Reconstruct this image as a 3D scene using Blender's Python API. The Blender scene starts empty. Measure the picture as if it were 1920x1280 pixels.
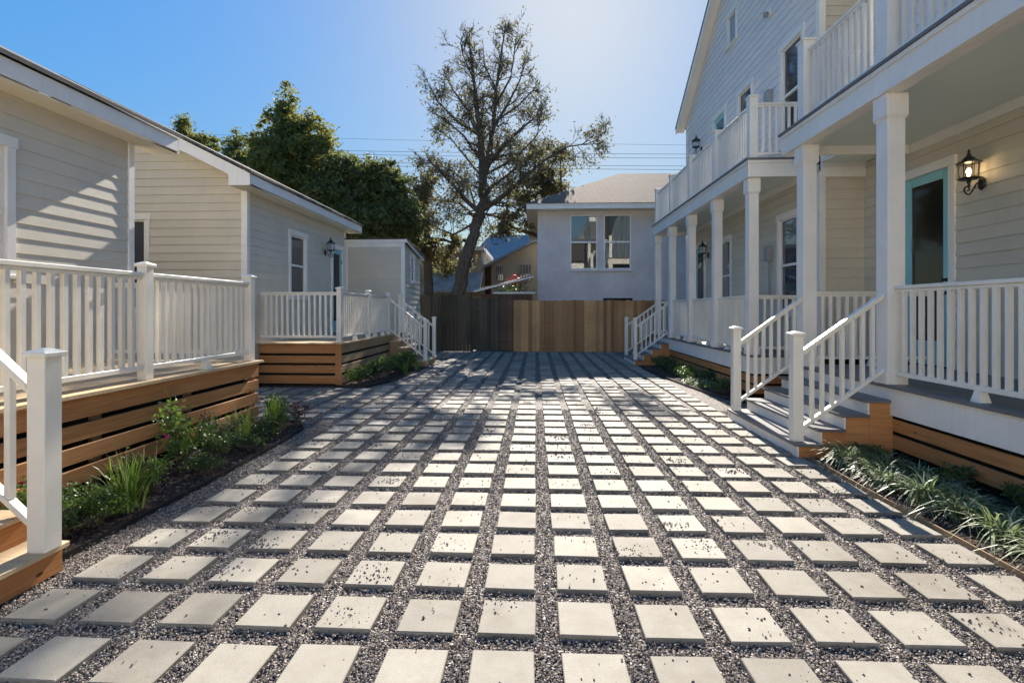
import bpy, math, random
from mathutils import Vector, Matrix
R = math.radians
rnd = random.Random(7)
S = bpy.context.scene
COL = S.collection

# ------------------------------------------------------------------ camera, sky, sun
EYE = 1.6
F = 965.0 / 1920.0
YAW = math.atan(44 / 965.0)
cam_d = bpy.data.cameras.new('camera'); cam = bpy.data.objects.new('camera', cam_d); COL.objects.link(cam)
cam_d.sensor_width = 36.0; cam_d.lens = 36.0 * F
cam_d.shift_y = -60.5 / 1920.0
cam_d.clip_start = 0.05; cam_d.clip_end = 3000
cam.location = (0, 0, EYE); cam.rotation_euler = (R(90), 0, YAW)
S.camera = cam

SUN_EL, SUN_AZ = R(33.0), R(4.2)          # azimuth from +Y towards +X
w = bpy.data.worlds.new('World'); S.world = w; w.use_nodes = True
nt = w.node_tree; nt.nodes.clear()
sky = nt.nodes.new('ShaderNodeTexSky'); sky.sky_type = 'NISHITA'; sky.sun_disc = False
sky.sun_elevation = SUN_EL; sky.sun_rotation = SUN_AZ
sky.altitude = 0; sky.air_density = 1.3; sky.dust_density = 0.8; sky.ozone_density = 4.0
bg = nt.nodes.new('ShaderNodeBackground'); bg.inputs[1].default_value = 0.077
wo = nt.nodes.new('ShaderNodeOutputWorld')
bw = nt.nodes.new('ShaderNodeRGBToBW'); nt.links.new(sky.outputs[0], bw.inputs[0])
ma = nt.nodes.new('ShaderNodeMath'); ma.operation = 'POWER'; ma.inputs[1].default_value = .66; nt.links.new(bw.outputs[0], ma.inputs[0])
vd = nt.nodes.new('ShaderNodeVectorMath'); vd.operation = 'DIVIDE'; nt.links.new(sky.outputs[0], vd.inputs[0]); nt.links.new(ma.outputs[0], vd.inputs[1])
hs = nt.nodes.new('ShaderNodeHueSaturation'); hs.inputs['Saturation'].default_value = 1.36; nt.links.new(vd.outputs[0], hs.inputs['Color'])
tn = nt.nodes.new('ShaderNodeVectorMath'); tn.operation = 'MULTIPLY'; tn.inputs[1].default_value = (.89, .99, 1.05); nt.links.new(hs.outputs[0], tn.inputs[0])
nt.links.new(tn.outputs[0], bg.inputs[0]); nt.links.new(bg.outputs[0], wo.inputs[0])
sd = bpy.data.lights.new('sun', 'SUN'); sun = bpy.data.objects.new('sun', sd); COL.objects.link(sun)
sd.energy = 3.2; sd.angle = R(0.5); sd.color = (1.0, 0.92, 0.81)
to_sun = Vector((math.cos(SUN_EL) * math.sin(SUN_AZ), math.cos(SUN_EL) * math.cos(SUN_AZ), math.sin(SUN_EL)))
sun.rotation_euler = to_sun.to_track_quat('Z', 'Y').to_euler(); sun.location = to_sun * 60
S.cycles.max_bounces = 16; S.cycles.diffuse_bounces = 9; S.cycles.glossy_bounces = 4; S.cycles.transparent_max_bounces = 12
S.view_settings.view_transform = 'Standard'; S.view_settings.look = 'None'
S.view_settings.exposure = 2.06; S.view_settings.gamma = 1.0

# ------------------------------------------------------------------ helpers
_s, _c = math.sin(YAW), math.cos(YAW)
def at(px, py, Y):
    """world point of a photo pixel lying in the plane y = Y"""
    u = (px - 960) / 965.0
    t = Y / (u * _s + _c)
    return Vector((t * (u * _c - _s), Y, EYE + t * (579.5 - py) / 965.0))

class MB:
    def __init__(self): self.v = []; self.f = []; self.m = []; self.cur = 0
    def face(self, pts):
        n = len(self.v); self.v += [tuple(p) for p in pts]; self.f.append(tuple(range(n, n + len(pts)))); self.m.append(self.cur)
    def hexa(self, p):      # p: 4 bottom, 4 top (ccw seen from above)
        n = len(self.v); self.v += [tuple(q) for q in p]
        for q in ((3, 2, 1, 0), (4, 5, 6, 7), (0, 1, 5, 4), (1, 2, 6, 5), (2, 3, 7, 6), (3, 0, 4, 7)):
            self.f.append(tuple(n + i for i in q)); self.m.append(self.cur)
    def box(self, x0, x1, y0, y1, z0, z1):
        if x0 > x1: x0, x1 = x1, x0
        if y0 > y1: y0, y1 = y1, y0
        if z0 > z1: z0, z1 = z1, z0
        self.hexa([(x0, y0, z0), (x1, y0, z0), (x1, y1, z0), (x0, y1, z0), (x0, y0, z1), (x1, y0, z1), (x1, y1, z1), (x0, y1, z1)])
    def frus(self, cx, cy, z0, z1, h0, h1):
        self.hexa([(cx - h0, cy - h0, z0), (cx + h0, cy - h0, z0), (cx + h0, cy + h0, z0), (cx - h0, cy + h0, z0),
                   (cx - h1, cy - h1, z1), (cx + h1, cy - h1, z1), (cx + h1, cy + h1, z1), (cx - h1, cy + h1, z1)])
    def beam(self, A, B, w, h):   # plumb-cut beam, A and B are the top centre points
        A = Vector(A); B = Vector(B); d = (B - A); d.z = 0; d.normalize(); n = Vector((-d.y, d.x, 0)) * (w / 2); dn = Vector((0, 0, h))
        self.hexa([A - n - dn, B - n - dn, B + n - dn, A + n - dn, A - n, B - n, B + n, A + n])
    def prism(self, pts, off):    # polygon pts (3d, planar) extruded by off
        off = Vector(off); n = len(pts); P = [Vector(p) for p in pts]; Q = [p + off for p in P]
        self.face(P[::-1]); self.face(Q)
        for i in range(n): j = (i + 1) % n; self.face([P[i], P[j], Q[j], Q[i]])
    def tube(self, pts, rad, seg=6, cap=True):
        n0 = len(self.v); P = [Vector(p) for p in pts]
        up = Vector((0.13, 0.2, 0.97))
        for i, p in enumerate(P):
            d = (P[min(i + 1, len(P) - 1)] - P[max(i - 1, 0)])
            if d.length < 1e-9: d = Vector((0, 0, 1))
            d.normalize(); a = d.cross(up if abs(d.dot(up)) < .9 else Vector((1, 0, 0))).normalized(); b = d.cross(a)
            r = rad[i] if hasattr(rad, '__len__') else rad
            for k in range(seg):
                t = 2 * math.pi * k / seg; self.v.append(tuple(p + a * (r * math.cos(t)) + b * (r * math.sin(t))))
        for i in range(len(P) - 1):
            for k in range(seg):
                k2 = (k + 1) % seg; a = n0 + i * seg
                self.f.append((a + k, a + k2, a + seg + k2, a + seg + k)); self.m.append(self.cur)
        if cap:
            self.f.append(tuple(n0 + k for k in range(seg))[::-1]); self.m.append(self.cur)
            e = n0 + (len(P) - 1) * seg; self.f.append(tuple(e + k for k in range(seg))); self.m.append(self.cur)
    def lathe(self, c, prof, seg=12):
        cx, cy, cz = c; n0 = len(self.v)
        for r, z in prof:
            for k in range(seg):
                t = 2 * math.pi * k / seg; self.v.append((cx + r * math.cos(t), cy + r * math.sin(t), cz + z))
        for i in range(len(prof) - 1):
            for k in range(seg):
                k2 = (k + 1) % seg; a = n0 + i * seg
                self.f.append((a + k, a + k2, a + seg + k2, a + seg + k)); self.m.append(self.cur)
        self.f.append(tuple(n0 + k for k in range(seg))[::-1]); self.m.append(self.cur)
        e = n0 + (len(prof) - 1) * seg; self.f.append(tuple(e + k for k in range(seg))); self.m.append(self.cur)

BASE = {}
def tag(o, label=None, cat=None, group=None, kind=None):
    if label: o['label'] = label
    if cat: o['category'] = cat
    if group: o['group'] = group
    if kind: o['kind'] = kind
    return o
def thing(name, label, cat, loc=(0, 0, 0), group=None):
    o = bpy.data.objects.new(name, None); COL.objects.link(o); o.location = loc; o.empty_display_size = .2
    BASE[o.name] = Vector(loc); return tag(o, label, cat, group)
def obj(name, mb, mat, parent=None, smooth=False, bevel=0, base=None):
    b = BASE[parent.name] if parent else Vector(base or (0, 0, 0))
    me = bpy.data.meshes.new(name)
    vs = mb.v if b.length < 1e-9 else [(x - b.x, y - b.y, z - b.z) for x, y, z in mb.v]
    me.from_pydata(vs, [], mb.f)
    mats = mat if isinstance(mat, (list, tuple)) else [mat]
    for m in mats: me.materials.append(m)
    if len(mats) > 1: me.polygons.foreach_set('material_index', mb.m)
    if smooth: me.polygons.foreach_set('use_smooth', [True] * len(me.polygons))
    me.update()
    o = bpy.data.objects.new(name, me); COL.objects.link(o)
    if parent: o.parent = parent
    else: o.location = b
    BASE[o.name] = b
    if bevel:
        m = o.modifiers.new('bevel', 'BEVEL'); m.width = bevel; m.segments = 1; m.limit_method = 'ANGLE'; m.angle_limit = R(50)
    return o

# ------------------------------------------------------------------ materials
def newmat(name):
    m = bpy.data.materials.new(name); m.use_nodes = True; n = m.node_tree.nodes; n.clear()
    out = n.new('ShaderNodeOutputMaterial'); b = n.new('ShaderNodeBsdfPrincipled'); m.node_tree.links.new(b.outputs[0], out.inputs[0])
    return m, m.node_tree, n, m.node_tree.links, b, out
def coords(n, l, sc=(1, 1, 1), kind='Object'):
    t = n.new('ShaderNodeTexCoord'); mp = n.new('ShaderNodeMapping'); mp.inputs['Scale'].default_value = sc
    l.new(t.outputs[kind], mp.inputs[0]); return mp.outputs[0]
def geo_co(n, l, sc=(1, 1, 1)):
    t = n.new('ShaderNodeNewGeometry'); mp = n.new('ShaderNodeMapping'); mp.inputs['Scale'].default_value = sc
    l.new(t.outputs['Position'], mp.inputs[0]); return mp.outputs[0]
def noise(n, l, co, scale, detail=4, rough=.6):
    t = n.new('ShaderNodeTexNoise'); t.inputs['Scale'].default_value = scale; t.inputs['Detail'].default_value = detail
    t.inputs['Roughness'].default_value = rough; l.new(co, t.inputs['Vector']); return t.outputs[0]
def ramp(n, l, fac, stops):
    r = n.new('ShaderNodeValToRGB'); e = r.color_ramp.elements
    while len(e) < len(stops): e.new(.5)
    for i, (p, c) in enumerate(stops): e[i].position = p; e[i].color = (*c, 1)
    l.new(fac, r.inputs[0]); return r.outputs[0]
def mixc(n, l, fac, a, b, mode='MIX'):
    m = n.new('ShaderNodeMix'); m.data_type = 'RGBA'; m.blend_type = mode
    if isinstance(fac, (int, float)): m.inputs[0].default_value = fac
    else: l.new(fac, m.inputs[0])
    for i, q in ((6, a), (7, b)):
        if isinstance(q, tuple): m.inputs[i].default_value = (*q, 1)
        else: l.new(q, m.inputs[i])
    return m.outputs[2]
def bump(n, l, b, h, strength, dist=.01):
    k = n.new('ShaderNodeBump'); k.inputs['Strength'].default_value = strength; k.inputs['Distance'].default_value = dist
    l.new(h, k.inputs['Height']); l.new(k.outputs[0], b.inputs['Normal'])
def island(n):
    return n.new('ShaderNodeNewGeometry').outputs['Random Per Island']
def sc(c, k): return tuple(x * k for x in c)

def paint(name, col, rough=.5, var=.08, dirt=.0, bs=.15):
    m, t, n, l, b, o = newmat(name)
    co = geo_co(n, l)
    a = noise(n, l, co, 1.7, 5, .65)
    c = ramp(n, l, a, [(.25, sc(col, 1 - var * 1.6)), (.75, sc(col, 1 + var * .4))])
    co2 = geo_co(n, l, (14, 14, 1.2)); st = noise(n, l, co2, 1.0, 4, .6)
    c = mixc(n, l, ramp(n, l, st, [(.52, (0, 0, 0)), (.8, (dirt, dirt, dirt))]), c, sc(col, .6))
    l.new(c, b.inputs['Base Color']); b.inputs['Roughness'].default_value = rough
    bump(n, l, b, noise(n, l, geo_co(n, l, (1, 1, 1)), 90, 3, .6), bs, .003)
    return m
def wood(name, cols, gs=(1.2, 1.2, 28), rough=.7, knots=True, islandvar=.35, wet=None):
    m, t, n, l, b, o = newmat(name)
    co = geo_co(n, l, gs)
    g = noise(n, l, co, 1.6, 6, .62)
    c = ramp(n, l, g, [(.3, cols[0]), (.52, cols[1]), (.75, cols[2])])
    isl = island(n)
    c = mixc(n, l, islandvar, c, ramp(n, l, isl, [(0, sc(cols[0], .8)), (.5, cols[1]), (1, sc(cols[2], 1.15))]))
    if knots:
        v = n.new('ShaderNodeTexVoronoi'); v.inputs['Scale'].default_value = 3.1; l.new(geo_co(n, l, (1, 1, 2.2)), v.inputs['Vector'])
        kf = ramp(n, l, v.outputs['Distance'], [(.05, (1, 1, 1)), (.10, (0, 0, 0))])
        c = mixc(n, l, kf, c, sc(cols[0], .3))
    big = noise(n, l, geo_co(n, l), .9, 3, .5)
    c = mixc(n, l, ramp(n, l, big, [(.45, (0, 0, 0)), (.75, (.45, .45, .45))]), c, sc(cols[0], .75))
    l.new(c, b.inputs['Base Color']); b.inputs['Roughness'].default_value = rough
    bump(n, l, b, g, .35, .004)
    return m
M = {}
M['white'] = paint('white_paint', (.87, .83, .755), .42, .08, .22)
M['rail'] = paint('rail_paint', (.88, .83, .71), .38, .09, .28)
def lapvar(m):
    t = m.node_tree; n, l = t.nodes, t.links; b = next(k for k in n if k.type == 'BSDF_PRINCIPLED'); src = b.inputs['Base Color'].links[0].from_socket
    c = mixc(n, l, 1.0, src, ramp(n, l, island(n), [(0, (.93, .93, .93)), (1, (1, 1, 1))]), 'MULTIPLY'); l.new(c, b.inputs['Base Color']); return m
M['siding'] = paint('siding_paint', (.655, .595, .475), .55, .07, .10)
M['sidingskylit'] = paint('skylit_siding_paint', (.82, .77, .73), .55, .06, .08)  # skylight on the upper walls put into a paler siding colour
lapvar(M['siding']); lapvar(M['sidingskylit'])
M['ceil'] = paint('ceiling_paint', (.74, .80, .74), .5, .03, 0)
M['soffit'] = paint('soffit_paint', (.86, .79, .62), .5, .04, .05)
M['greydeck'] = paint('grey_deck_paint', (.16, .16, .165), .45, .2, .3, .4)
M['teal'] = paint('teal_paint', (.28, .60, .62), .4, .05, 0)
M['beige'] = paint('beige_stucco', (.40, .36, .26), .8, .1, .1)
M['tan'] = paint('tan_wall', (.42, .34, .24), .8, .25, .2)
M['cedar'] = wood('cedar_boards', [(.26, .095, .026), (.46, .19, .058), (.60, .30, .11)])
M['cedarold'] = wood('weathered_boards', [(.22, .13, .06), (.36, .23, .12), (.48, .33, .18)])
M['decktop'] = wood('deck_boards', [(.36, .24, .12), (.54, .39, .22), (.68, .52, .33)], (1.2, 18, 18), .7)
M['fence'] = wood('fence_pine', [(.27, .135, .05), (.46, .25, .10), (.62, .37, .16)], (22, 22, 1.3), .8, True, .75)
M['fencedark'] = wood('fence_dark', [(.040, .034, .020), (.075, .062, .038), (.12, .098, .062)], (22, 22, 1.0), .85, False, .5)
M['fencemid'] = wood('fence_brown', [(.075, .042, .025), (.13, .075, .045), (.19, .115, .07)], (22, 22, 1.0), .85, False, .5)
M['black'] = paint('black_metal', (.018, .017, .016), .35, .1, 0)
M['greymetal'] = paint('grey_metal', (.33, .34, .35), .45, .1, .1)
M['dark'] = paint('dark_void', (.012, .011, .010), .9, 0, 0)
M['pebble'] = None

def glassmat(name, base=(.03, .032, .034), ior=1.6):
    m, t, n, l, b, o = newmat(name)
    co = geo_co(n, l, (.8, .8, .5)); a = noise(n, l, co, 1.2, 2, .5)
    l.new(ramp(n, l, a, [(.4, sc(base, .6)), (.65, sc(base, 1.5))]), b.inputs['Base Color'])
    b.inputs['Roughness'].default_value = .04; b.inputs['IOR'].default_value = ior
    bump(n, l, b, noise(n, l, geo_co(n, l), 1.4, 1, .4), .12, .02)
    return m
M['glass'] = glassmat('window_glass', (.05, .052, .055), 1.75)
M['glass2'] = glassmat('blue_window_glass', (.045, .055, .075), 1.9)
M['glassdoor'] = glassmat('door_glass', (.040, .036, .026), 1.3)
def clearglass():
    m, t, n, l, b, o = newmat('clear_glass'); n.remove(b)
    tr = n.new('ShaderNodeBsdfTransparent'); gl = n.new('ShaderNodeBsdfGlossy'); gl.inputs['Roughness'].default_value = .02
    fr = n.new('ShaderNodeFresnel'); fr.inputs[0].default_value = 1.9; mx = n.new('ShaderNodeMixShader')
    tr.inputs[0].default_value = (.85, .88, .88, 1)
    l.new(fr.outputs[0], mx.inputs[0]); l.new(tr.outputs[0], mx.inputs[1]); l.new(gl.outputs[0], mx.inputs[2]); l.new(mx.outputs[0], o.inputs[0]); return m
M['clear'] = clearglass()
def emis(name, col, k):
    m, t, n, l, b, o = newmat(name); b.inputs['Emission Color'].default_value = (*col, 1); b.inputs['Emission Strength'].default_value = k
    b.inputs['Base Color'].default_value = (*col, 1); return m
M['bulb'] = emis('lit_bulb', (1, .75, .38), 3.0)
M['bulboff'] = paint('frosted_bulb', (.6, .58, .5), .3, 0, 0)

def gravel_mat():
    m, t, n, l, b, o = newmat('gravel')
    v = n.new('ShaderNodeTexVoronoi'); v.inputs['Scale'].default_value = 62; l.new(geo_co(n, l), v.inputs['Vector'])
    sep = n.new('ShaderNodeSeparateColor'); l.new(v.outputs['Color'], sep.inputs[0])
    c = ramp(n, l, sep.outputs[0], [(0, (.05, .038, .034)), (.35, (.13, .10, .085)), (.6, (.24, .20, .17)), (.85, (.42, .37, .33)), (1, (.62, .58, .52))])
    edge = ramp(n, l, v.outputs['Distance'], [(.25, (1, 1, 1)), (.75, (.25, .22, .2))])
    c = mixc(n, l, .85, c, edge, 'MULTIPLY')
    big = noise(n, l, geo_co(n, l), 1.3, 4, .6); c = mixc(n, l, .5, c, ramp(n, l, big, [(.3, (.5, .48, .46)), (.7, (1, 1, 1))]), 'MULTIPLY')
    l.new(c, b.inputs['Base Color']); b.inputs['Roughness'].default_value = .8
    inv = n.new('ShaderNodeMath'); inv.operation = 'SUBTRACT'; inv.inputs[0].default_value = 1; l.new(v.outputs['Distance'], inv.inputs[1])
    bump(n, l, b, inv.outputs[0], 1.0, .012); return m
M['gravel'] = gravel_mat()
def stone_mat(name, stops, rough=.75):
    m, t, n, l, b, o = newmat(name)
    l.new(ramp(n, l, island(n), stops), b.inputs['Base Color']); b.inputs['Roughness'].default_value = rough; return m
M['stone'] = stone_mat('pebbles', [(0, (.075, .052, .040)), (.25, (.12, .090, .070)), (.5, (.18, .145, .115)), (.78, (.27, .225, .185)), (1, (.43, .385, .33))])
M['stonedark'] = stone_mat('dark_pebbles', [(0, (.035, .028, .026)), (.6, (.10, .085, .08)), (1, (.24, .2, .18))])
M['chip'] = stone_mat('bark_chips', [(0, (.022, .013, .009)), (.5, (.06, .033, .022)), (.9, (.13, .07, .045)), (1, (.28, .2, .15))], .9)
def paver_mat():
    m, t, n, l, b, o = newmat('concrete_paver')
    oi = n.new('ShaderNodeObjectInfo'); isl = island(n)
    ad = n.new('ShaderNodeMath'); ad.operation = 'ADD'; l.new(oi.outputs['Random'], ad.inputs[0]); l.new(isl, ad.inputs[1])
    fr = n.new('ShaderNodeMath'); fr.operation = 'FRACT'; l.new(ad.outputs[0], fr.inputs[0])
    c = ramp(n, l, fr.outputs[0], [(0, (.215, .195, .160)), (.5, (.27, .248, .205)), (1, (.325, .30, .25))])
    a = noise(n, l, geo_co(n, l), 6, 6, .7); c = mixc(n, l, .6, c, ramp(n, l, a, [(.3, (.74, .72, .68)), (.6, (1, 1, 1))]), 'MULTIPLY')
    s2 = noise(n, l, geo_co(n, l), 1.1, 5, .7); c = mixc(n, l, .75, c, ramp(n, l, s2, [(.36, (.72, .69, .64)), (.5, (1, 1, 1)), (.68, (.90, .88, .84))]), 'MULTIPLY')
    g = noise(n, l, geo_co(n, l), 160, 2, .6); c = mixc(n, l, .5, c, ramp(n, l, g, [(.35, (.7, .68, .65)), (.55, (1, 1, 1))]), 'MULTIPLY')
    l.new(c, b.inputs['Base Color']); b.inputs['Roughness'].default_value = .78
    bump(n, l, b, g, .25, .003); return m
M['paver'] = paver_mat()
def mulch_mat():
    m, t, n, l, b, o = newmat('mulch')
    a = noise(n, l, geo_co(n, l), 45, 5, .75)
    l.new(ramp(n, l, a, [(.35, (.012, .008, .006)), (.55, (.04, .024, .016)), (.75, (.12, .07, .045))]), b.inputs['Base Color'])
    b.inputs['Roughness'].default_value = .95; bump(n, l, b, a, 1.0, .02); return m
M['mulch'] = mulch_mat()
def soil_mat():
    m, t, n, l, b, o = newmat('earth')
    a = noise(n, l, geo_co(n, l), .6, 6, .7)
    l.new(ramp(n, l, a, [(.35, (.06, .07, .03)), (.6, (.13, .11, .07))]), b.inputs['Base Color']); b.inputs['Roughness'].default_value = .95; return m
M['earth'] = soil_mat()
def stucco_mat():
    m, t, n, l, b, o = newmat('stucco')
    a = noise(n, l, geo_co(n, l), .8, 6, .7); g = noise(n, l, geo_co(n, l), 28, 4, .7)
    c = ramp(n, l, a, [(.3, (.58, .53, .50)), (.55, (.70, .64, .60)), (.75, (.80, .73, .69))])
    l.new(mixc(n, l, .5, c, ramp(n, l, g, [(.3, (.72, .72, .72)), (.6, (1, 1, 1))]), 'MULTIPLY'), b.inputs['Base Color'])
    b.inputs['Roughness'].default_value = .9; bump(n, l, b, g, .6, .02); return m
M['stucco'] = stucco_mat()
def shingle_mat(name, c1, c2, c3):
    m, t, n, l, b, o = newmat(name)
    g = n.new('ShaderNodeNewGeometry'); sp = n.new('ShaderNodeSeparateXYZ'); l.new(g.outputs['Position'], sp.inputs[0])
    ad = n.new('ShaderNodeMath'); ad.operation = 'ADD'; l.new(sp.outputs[0], ad.inputs[0]); l.new(sp.outputs[1], ad.inputs[1])
    cb = n.new('ShaderNodeCombineXYZ'); l.new(ad.outputs[0], cb.inputs[0]); l.new(sp.outputs[2], cb.inputs[1])
    br = n.new('ShaderNodeTexBrick'); br.inputs['Scale'].default_value = 3.2; br.inputs['Color1'].default_value = (*c1, 1); br.inputs['Color2'].default_value = (*c2, 1)
    br.inputs['Mortar'].default_value = (*sc(c1, .4), 1); br.inputs['Mortar Size'].default_value = .03; br.inputs['Row Height'].default_value = .22; br.inputs['Brick Width'].default_value = .8
    l.new(cb.outputs[0], br.inputs['Vector'])
    a = noise(n, l, geo_co(n, l), 9, 5, .7); c = mixc(n, l, ramp(n, l, a, [(.4, (0, 0, 0)), (.7, (.8, .8, .8))]), br.outputs[0], c3)
    l.new(c, b.inputs['Base Color']); b.inputs['Roughness'].default_value = .9; bump(n, l, b, br.outputs['Fac'], .4, .02); return m
M['shingle'] = shingle_mat('brown_shingles', (.23, .135, .08), (.31, .19, .115), (.16, .10, .07))
M['shinglegrey'] = shingle_mat('grey_shingles', (.06, .06, .06), (.10, .095, .09), (.14, .12, .09))
M['bluemetal'] = paint('blue_metal_roof', (.24, .255, .26), .5, .1, .1)
def leafmat(name, stops, trans=.35, rough=.45, tcol=None):
    m, t, n, l, b, o = newmat(name)
    c = ramp(n, l, island(n), stops); l.new(c, b.inputs['Base Color']); b.inputs['Roughness'].default_value = rough
    tr = n.new('ShaderNodeBsdfTranslucent'); mx = n.new('ShaderNodeMixShader'); mx.inputs[0].default_value = trans
    l.new(mixc(n, l, .5, c, tcol or (.5, .6, .1)), tr.inputs[0])
    l.new(b.outputs[0], mx.inputs[1]); l.new(tr.outputs[0], mx.inputs[2]); l.new(mx.outputs[0], o.inputs[0]); return m
M['leafdark'] = leafmat('evergreen_leaf', [(0, (.04, .055, .016)), (.5, (.08, .10, .03)), (.85, (.13, .14, .04)), (1, (.18, .18, .06))], .32, .7, (.32, .36, .10))
M['leafgold'] = leafmat('golden_green_leaf', [(0, (.04, .06, .015)), (.5, (.09, .115, .03)), (1, (.19, .18, .05))], .35, .7, (.45, .44, .08))
M['leafautumn'] = leafmat('autumn_leaf', [(0, (.06, .045, .032)), (.35, (.10, .095, .045)), (.75, (.15, .145, .06)), (1, (.24, .18, .08))], .3, .75, (.42, .40, .18))
M['leafgreen'] = leafmat('shrub_leaf', [(0, (.03, .06, .014)), (.5, (.06, .11, .025)), (1, (.13, .18, .05))], .35, .4, (.3, .5, .06))
M['leafbed'] = leafmat('dark_shrub_leaf', [(0, (.02, .04, .012)), (.6, (.04, .075, .02)), (1, (.08, .12, .035))], .25, .4, (.2, .35, .05))
M['blade'] = leafmat('grass_blade', [(0, (.07, .13, .02)), (.6, (.16, .26, .04)), (1, (.30, .36, .10))], .45, .4, (.45, .65, .08))
M['lily'] = leafmat('variegated_blade', [(0, (.04, .07, .02)), (.35, (.08, .13, .04)), (.6, (.17, .22, .11)), (1, (.44, .48, .33))], .25, .5, (.5, .6, .25))
M['straw'] = leafmat('dry_blade', [(0, (.35, .26, .16)), (1, (.5, .4, .28))], .4, .6, (.5, .35, .2))
M['petal'] = leafmat('red_petal', [(0, (.35, .01, .04)), (1, (.55, .03, .10))], .3, .5, (.6, .03, .1))
M['pink'] = leafmat('magenta_petal', [(0, (.35, .01, .15)), (1, (.5, .03, .22))], .3, .5, (.6, .03, .3))
M['purple'] = leafmat('purple_leaf', [(0, (.05, .02, .03)), (1, (.13, .06, .08))], .3, .5, (.3, .1, .1))
def bark_mat(name, a, b2):
    m, t, n, l, b, o = newmat(name)
    g = noise(n, l, geo_co(n, l, (9, 9, 1.8)), 1.4, 6, .7); l.new(ramp(n, l, g, [(.3, a), (.7, b2)]), b.inputs['Base Color'])
    b.inputs['Roughness'].default_value = .95; bump(n, l, b, g, .9, .05); return m
M['bark'] = bark_mat('bark', (.055, .043, .033), (.19, .15, .115))
M['wire'] = paint('wire', (.05, .05, .06), .6, 0, 0)

# ------------------------------------------------------------------ ground
g = MB(); g.face([(-900, -900, -.05), (900, -900, -.05), (900, 1500, -.05), (-900, 1500, -.05)])
tag(obj('ground', g, M['earth']), kind='structure')
g = MB(); g.face([(-9, -6, -.012), (9, -6, -.012), (9, 19.6, -.012), (-9, 19.6, -.012)])
tag(obj('gravel_yard', g, M['gravel']), kind='structure')

BEDS = {  # outline polygons of the planting beds
 'l1': [(-3.02, 3.22), (-3.0, 4.5), (-3.03, 6.2), (-3.1, 6.9), (-3.3, 7.25), (-3.62, 7.3), (-5.6, 7.2), (-5.6, 3.22)],
 'l2': [(-3.75, 10.45), (-3.45, 10.6), (-3.2, 11.4), (-3.05, 12.8), (-3.0, 14.3), (-5.6, 14.3), (-5.6, 10.72), (-4.2, 10.72)],
 'r1': [(2.88, -1), (2.90, 3.0), (2.90, 4.6), (2.92, 5.46), (5.0, 5.46), (5.0, -1)],
 'r2': [(3.75, 8.4), (3.40, 9.2), (3.2, 10.2), (2.98, 12.2), (2.86, 14.6), (5.0, 14.6), (5.0, 7.62), (3.85, 7.62)],
}
BEDS = {k: [(x, y + .0455 * x) for x, y in P] for k, P in BEDS.items()}
def inside(x, y, P):
    r = False; j = len(P) - 1
    for i in range(len(P)):
        if (P[i][1] > y) != (P[j][1] > y) and x < (P[j][0] - P[i][0]) * (y - P[i][1]) / (P[j][1] - P[i][1]) + P[i][0]: r = not r
        j = i
    return r
for k, P in BEDS.items():
    b = MB(); b.prism([(x, y, -.03) for x, y in (P if k[0] == 'l' and False else P)], (0, 0, .045))
    tag(obj('planting_bed', b, M['mulch']), kind='structure')
EL = {'l1': ('thin dark metal edging strip curving along the near left flower bed', BEDS['l1'][:6]),
      'l2': ('thin dark metal edging strip around the far left flower bed', BEDS['l2'][:5]),
      'r1': ('thin dark metal edging strip beside the near right bed of striped grass', BEDS['r1'][1:4]),
      'r2': ('thin dark metal edging strip around the far right bed past the steps', BEDS['r2'][:5])}
for k, (lab, P) in EL.items():
    b = MB()
    for a, c in zip(P[:-1], P[1:]): b.beam((a[0], a[1], .035), (c[0], c[1], .035), .008, .07)
    tag(obj('bed_edging', b, M['cedarold'] if k == 'r1' else M['black']), lab, 'garden edging', 'edging strips of the beds')

# bark chips scattered in the near beds
def chunk(b, x, y, z, s, flat=.5, r=rnd):
    a = r.random() * 6.283; ca, sa = math.cos(a), math.sin(a); e = s * (.5 + r.random() * .5)
    P = [(s, 0, 0), (0, e, 0), (-s * .9, 0, 0), (0, -e, 0), (s * .2, 0, s * flat), ]
    n = len(b.v); tx, ty = r.uniform(-.4, .4), r.uniform(-.4, .4)
    for px, py, pz in P:
        qx, qy = px * ca - py * sa, px * sa + py * ca
        b.v.append((x + qx, y + qy, z + pz + qx * tx + qy * ty))
    for q in ((0, 1, 4), (1, 2, 4), (2, 3, 4), (3, 0, 4)): b.f.append(tuple(n + i for i in q)); b.m.append(b.cur)
b = MB()
for k, cnt in (('l1', 6500), ('r1', 5200), ('l2', 1500), ('r2', 2200)):
    P = BEDS[k]; xs = [p[0] for p in P]; ys = [max(p[1], 2.3) for p in P]
    x0, x1 = min(xs), max(xs)
    if k[0] == 'l': x0 = max(x0, -4.0)
    else: x1 = min(x1, 4.0)
    for i in range(cnt):
        x, y = rnd.uniform(x0, x1), rnd.uniform(min(ys), max(ys))
        if inside(x, y, P): chunk(b, x, y, .018, rnd.uniform(.008, .024), .35)
tag(obj('bark_mulch', b, M['chip']), 'dark bark chips covering the soil of the beds', 'mulch', kind='stuff')

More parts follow.
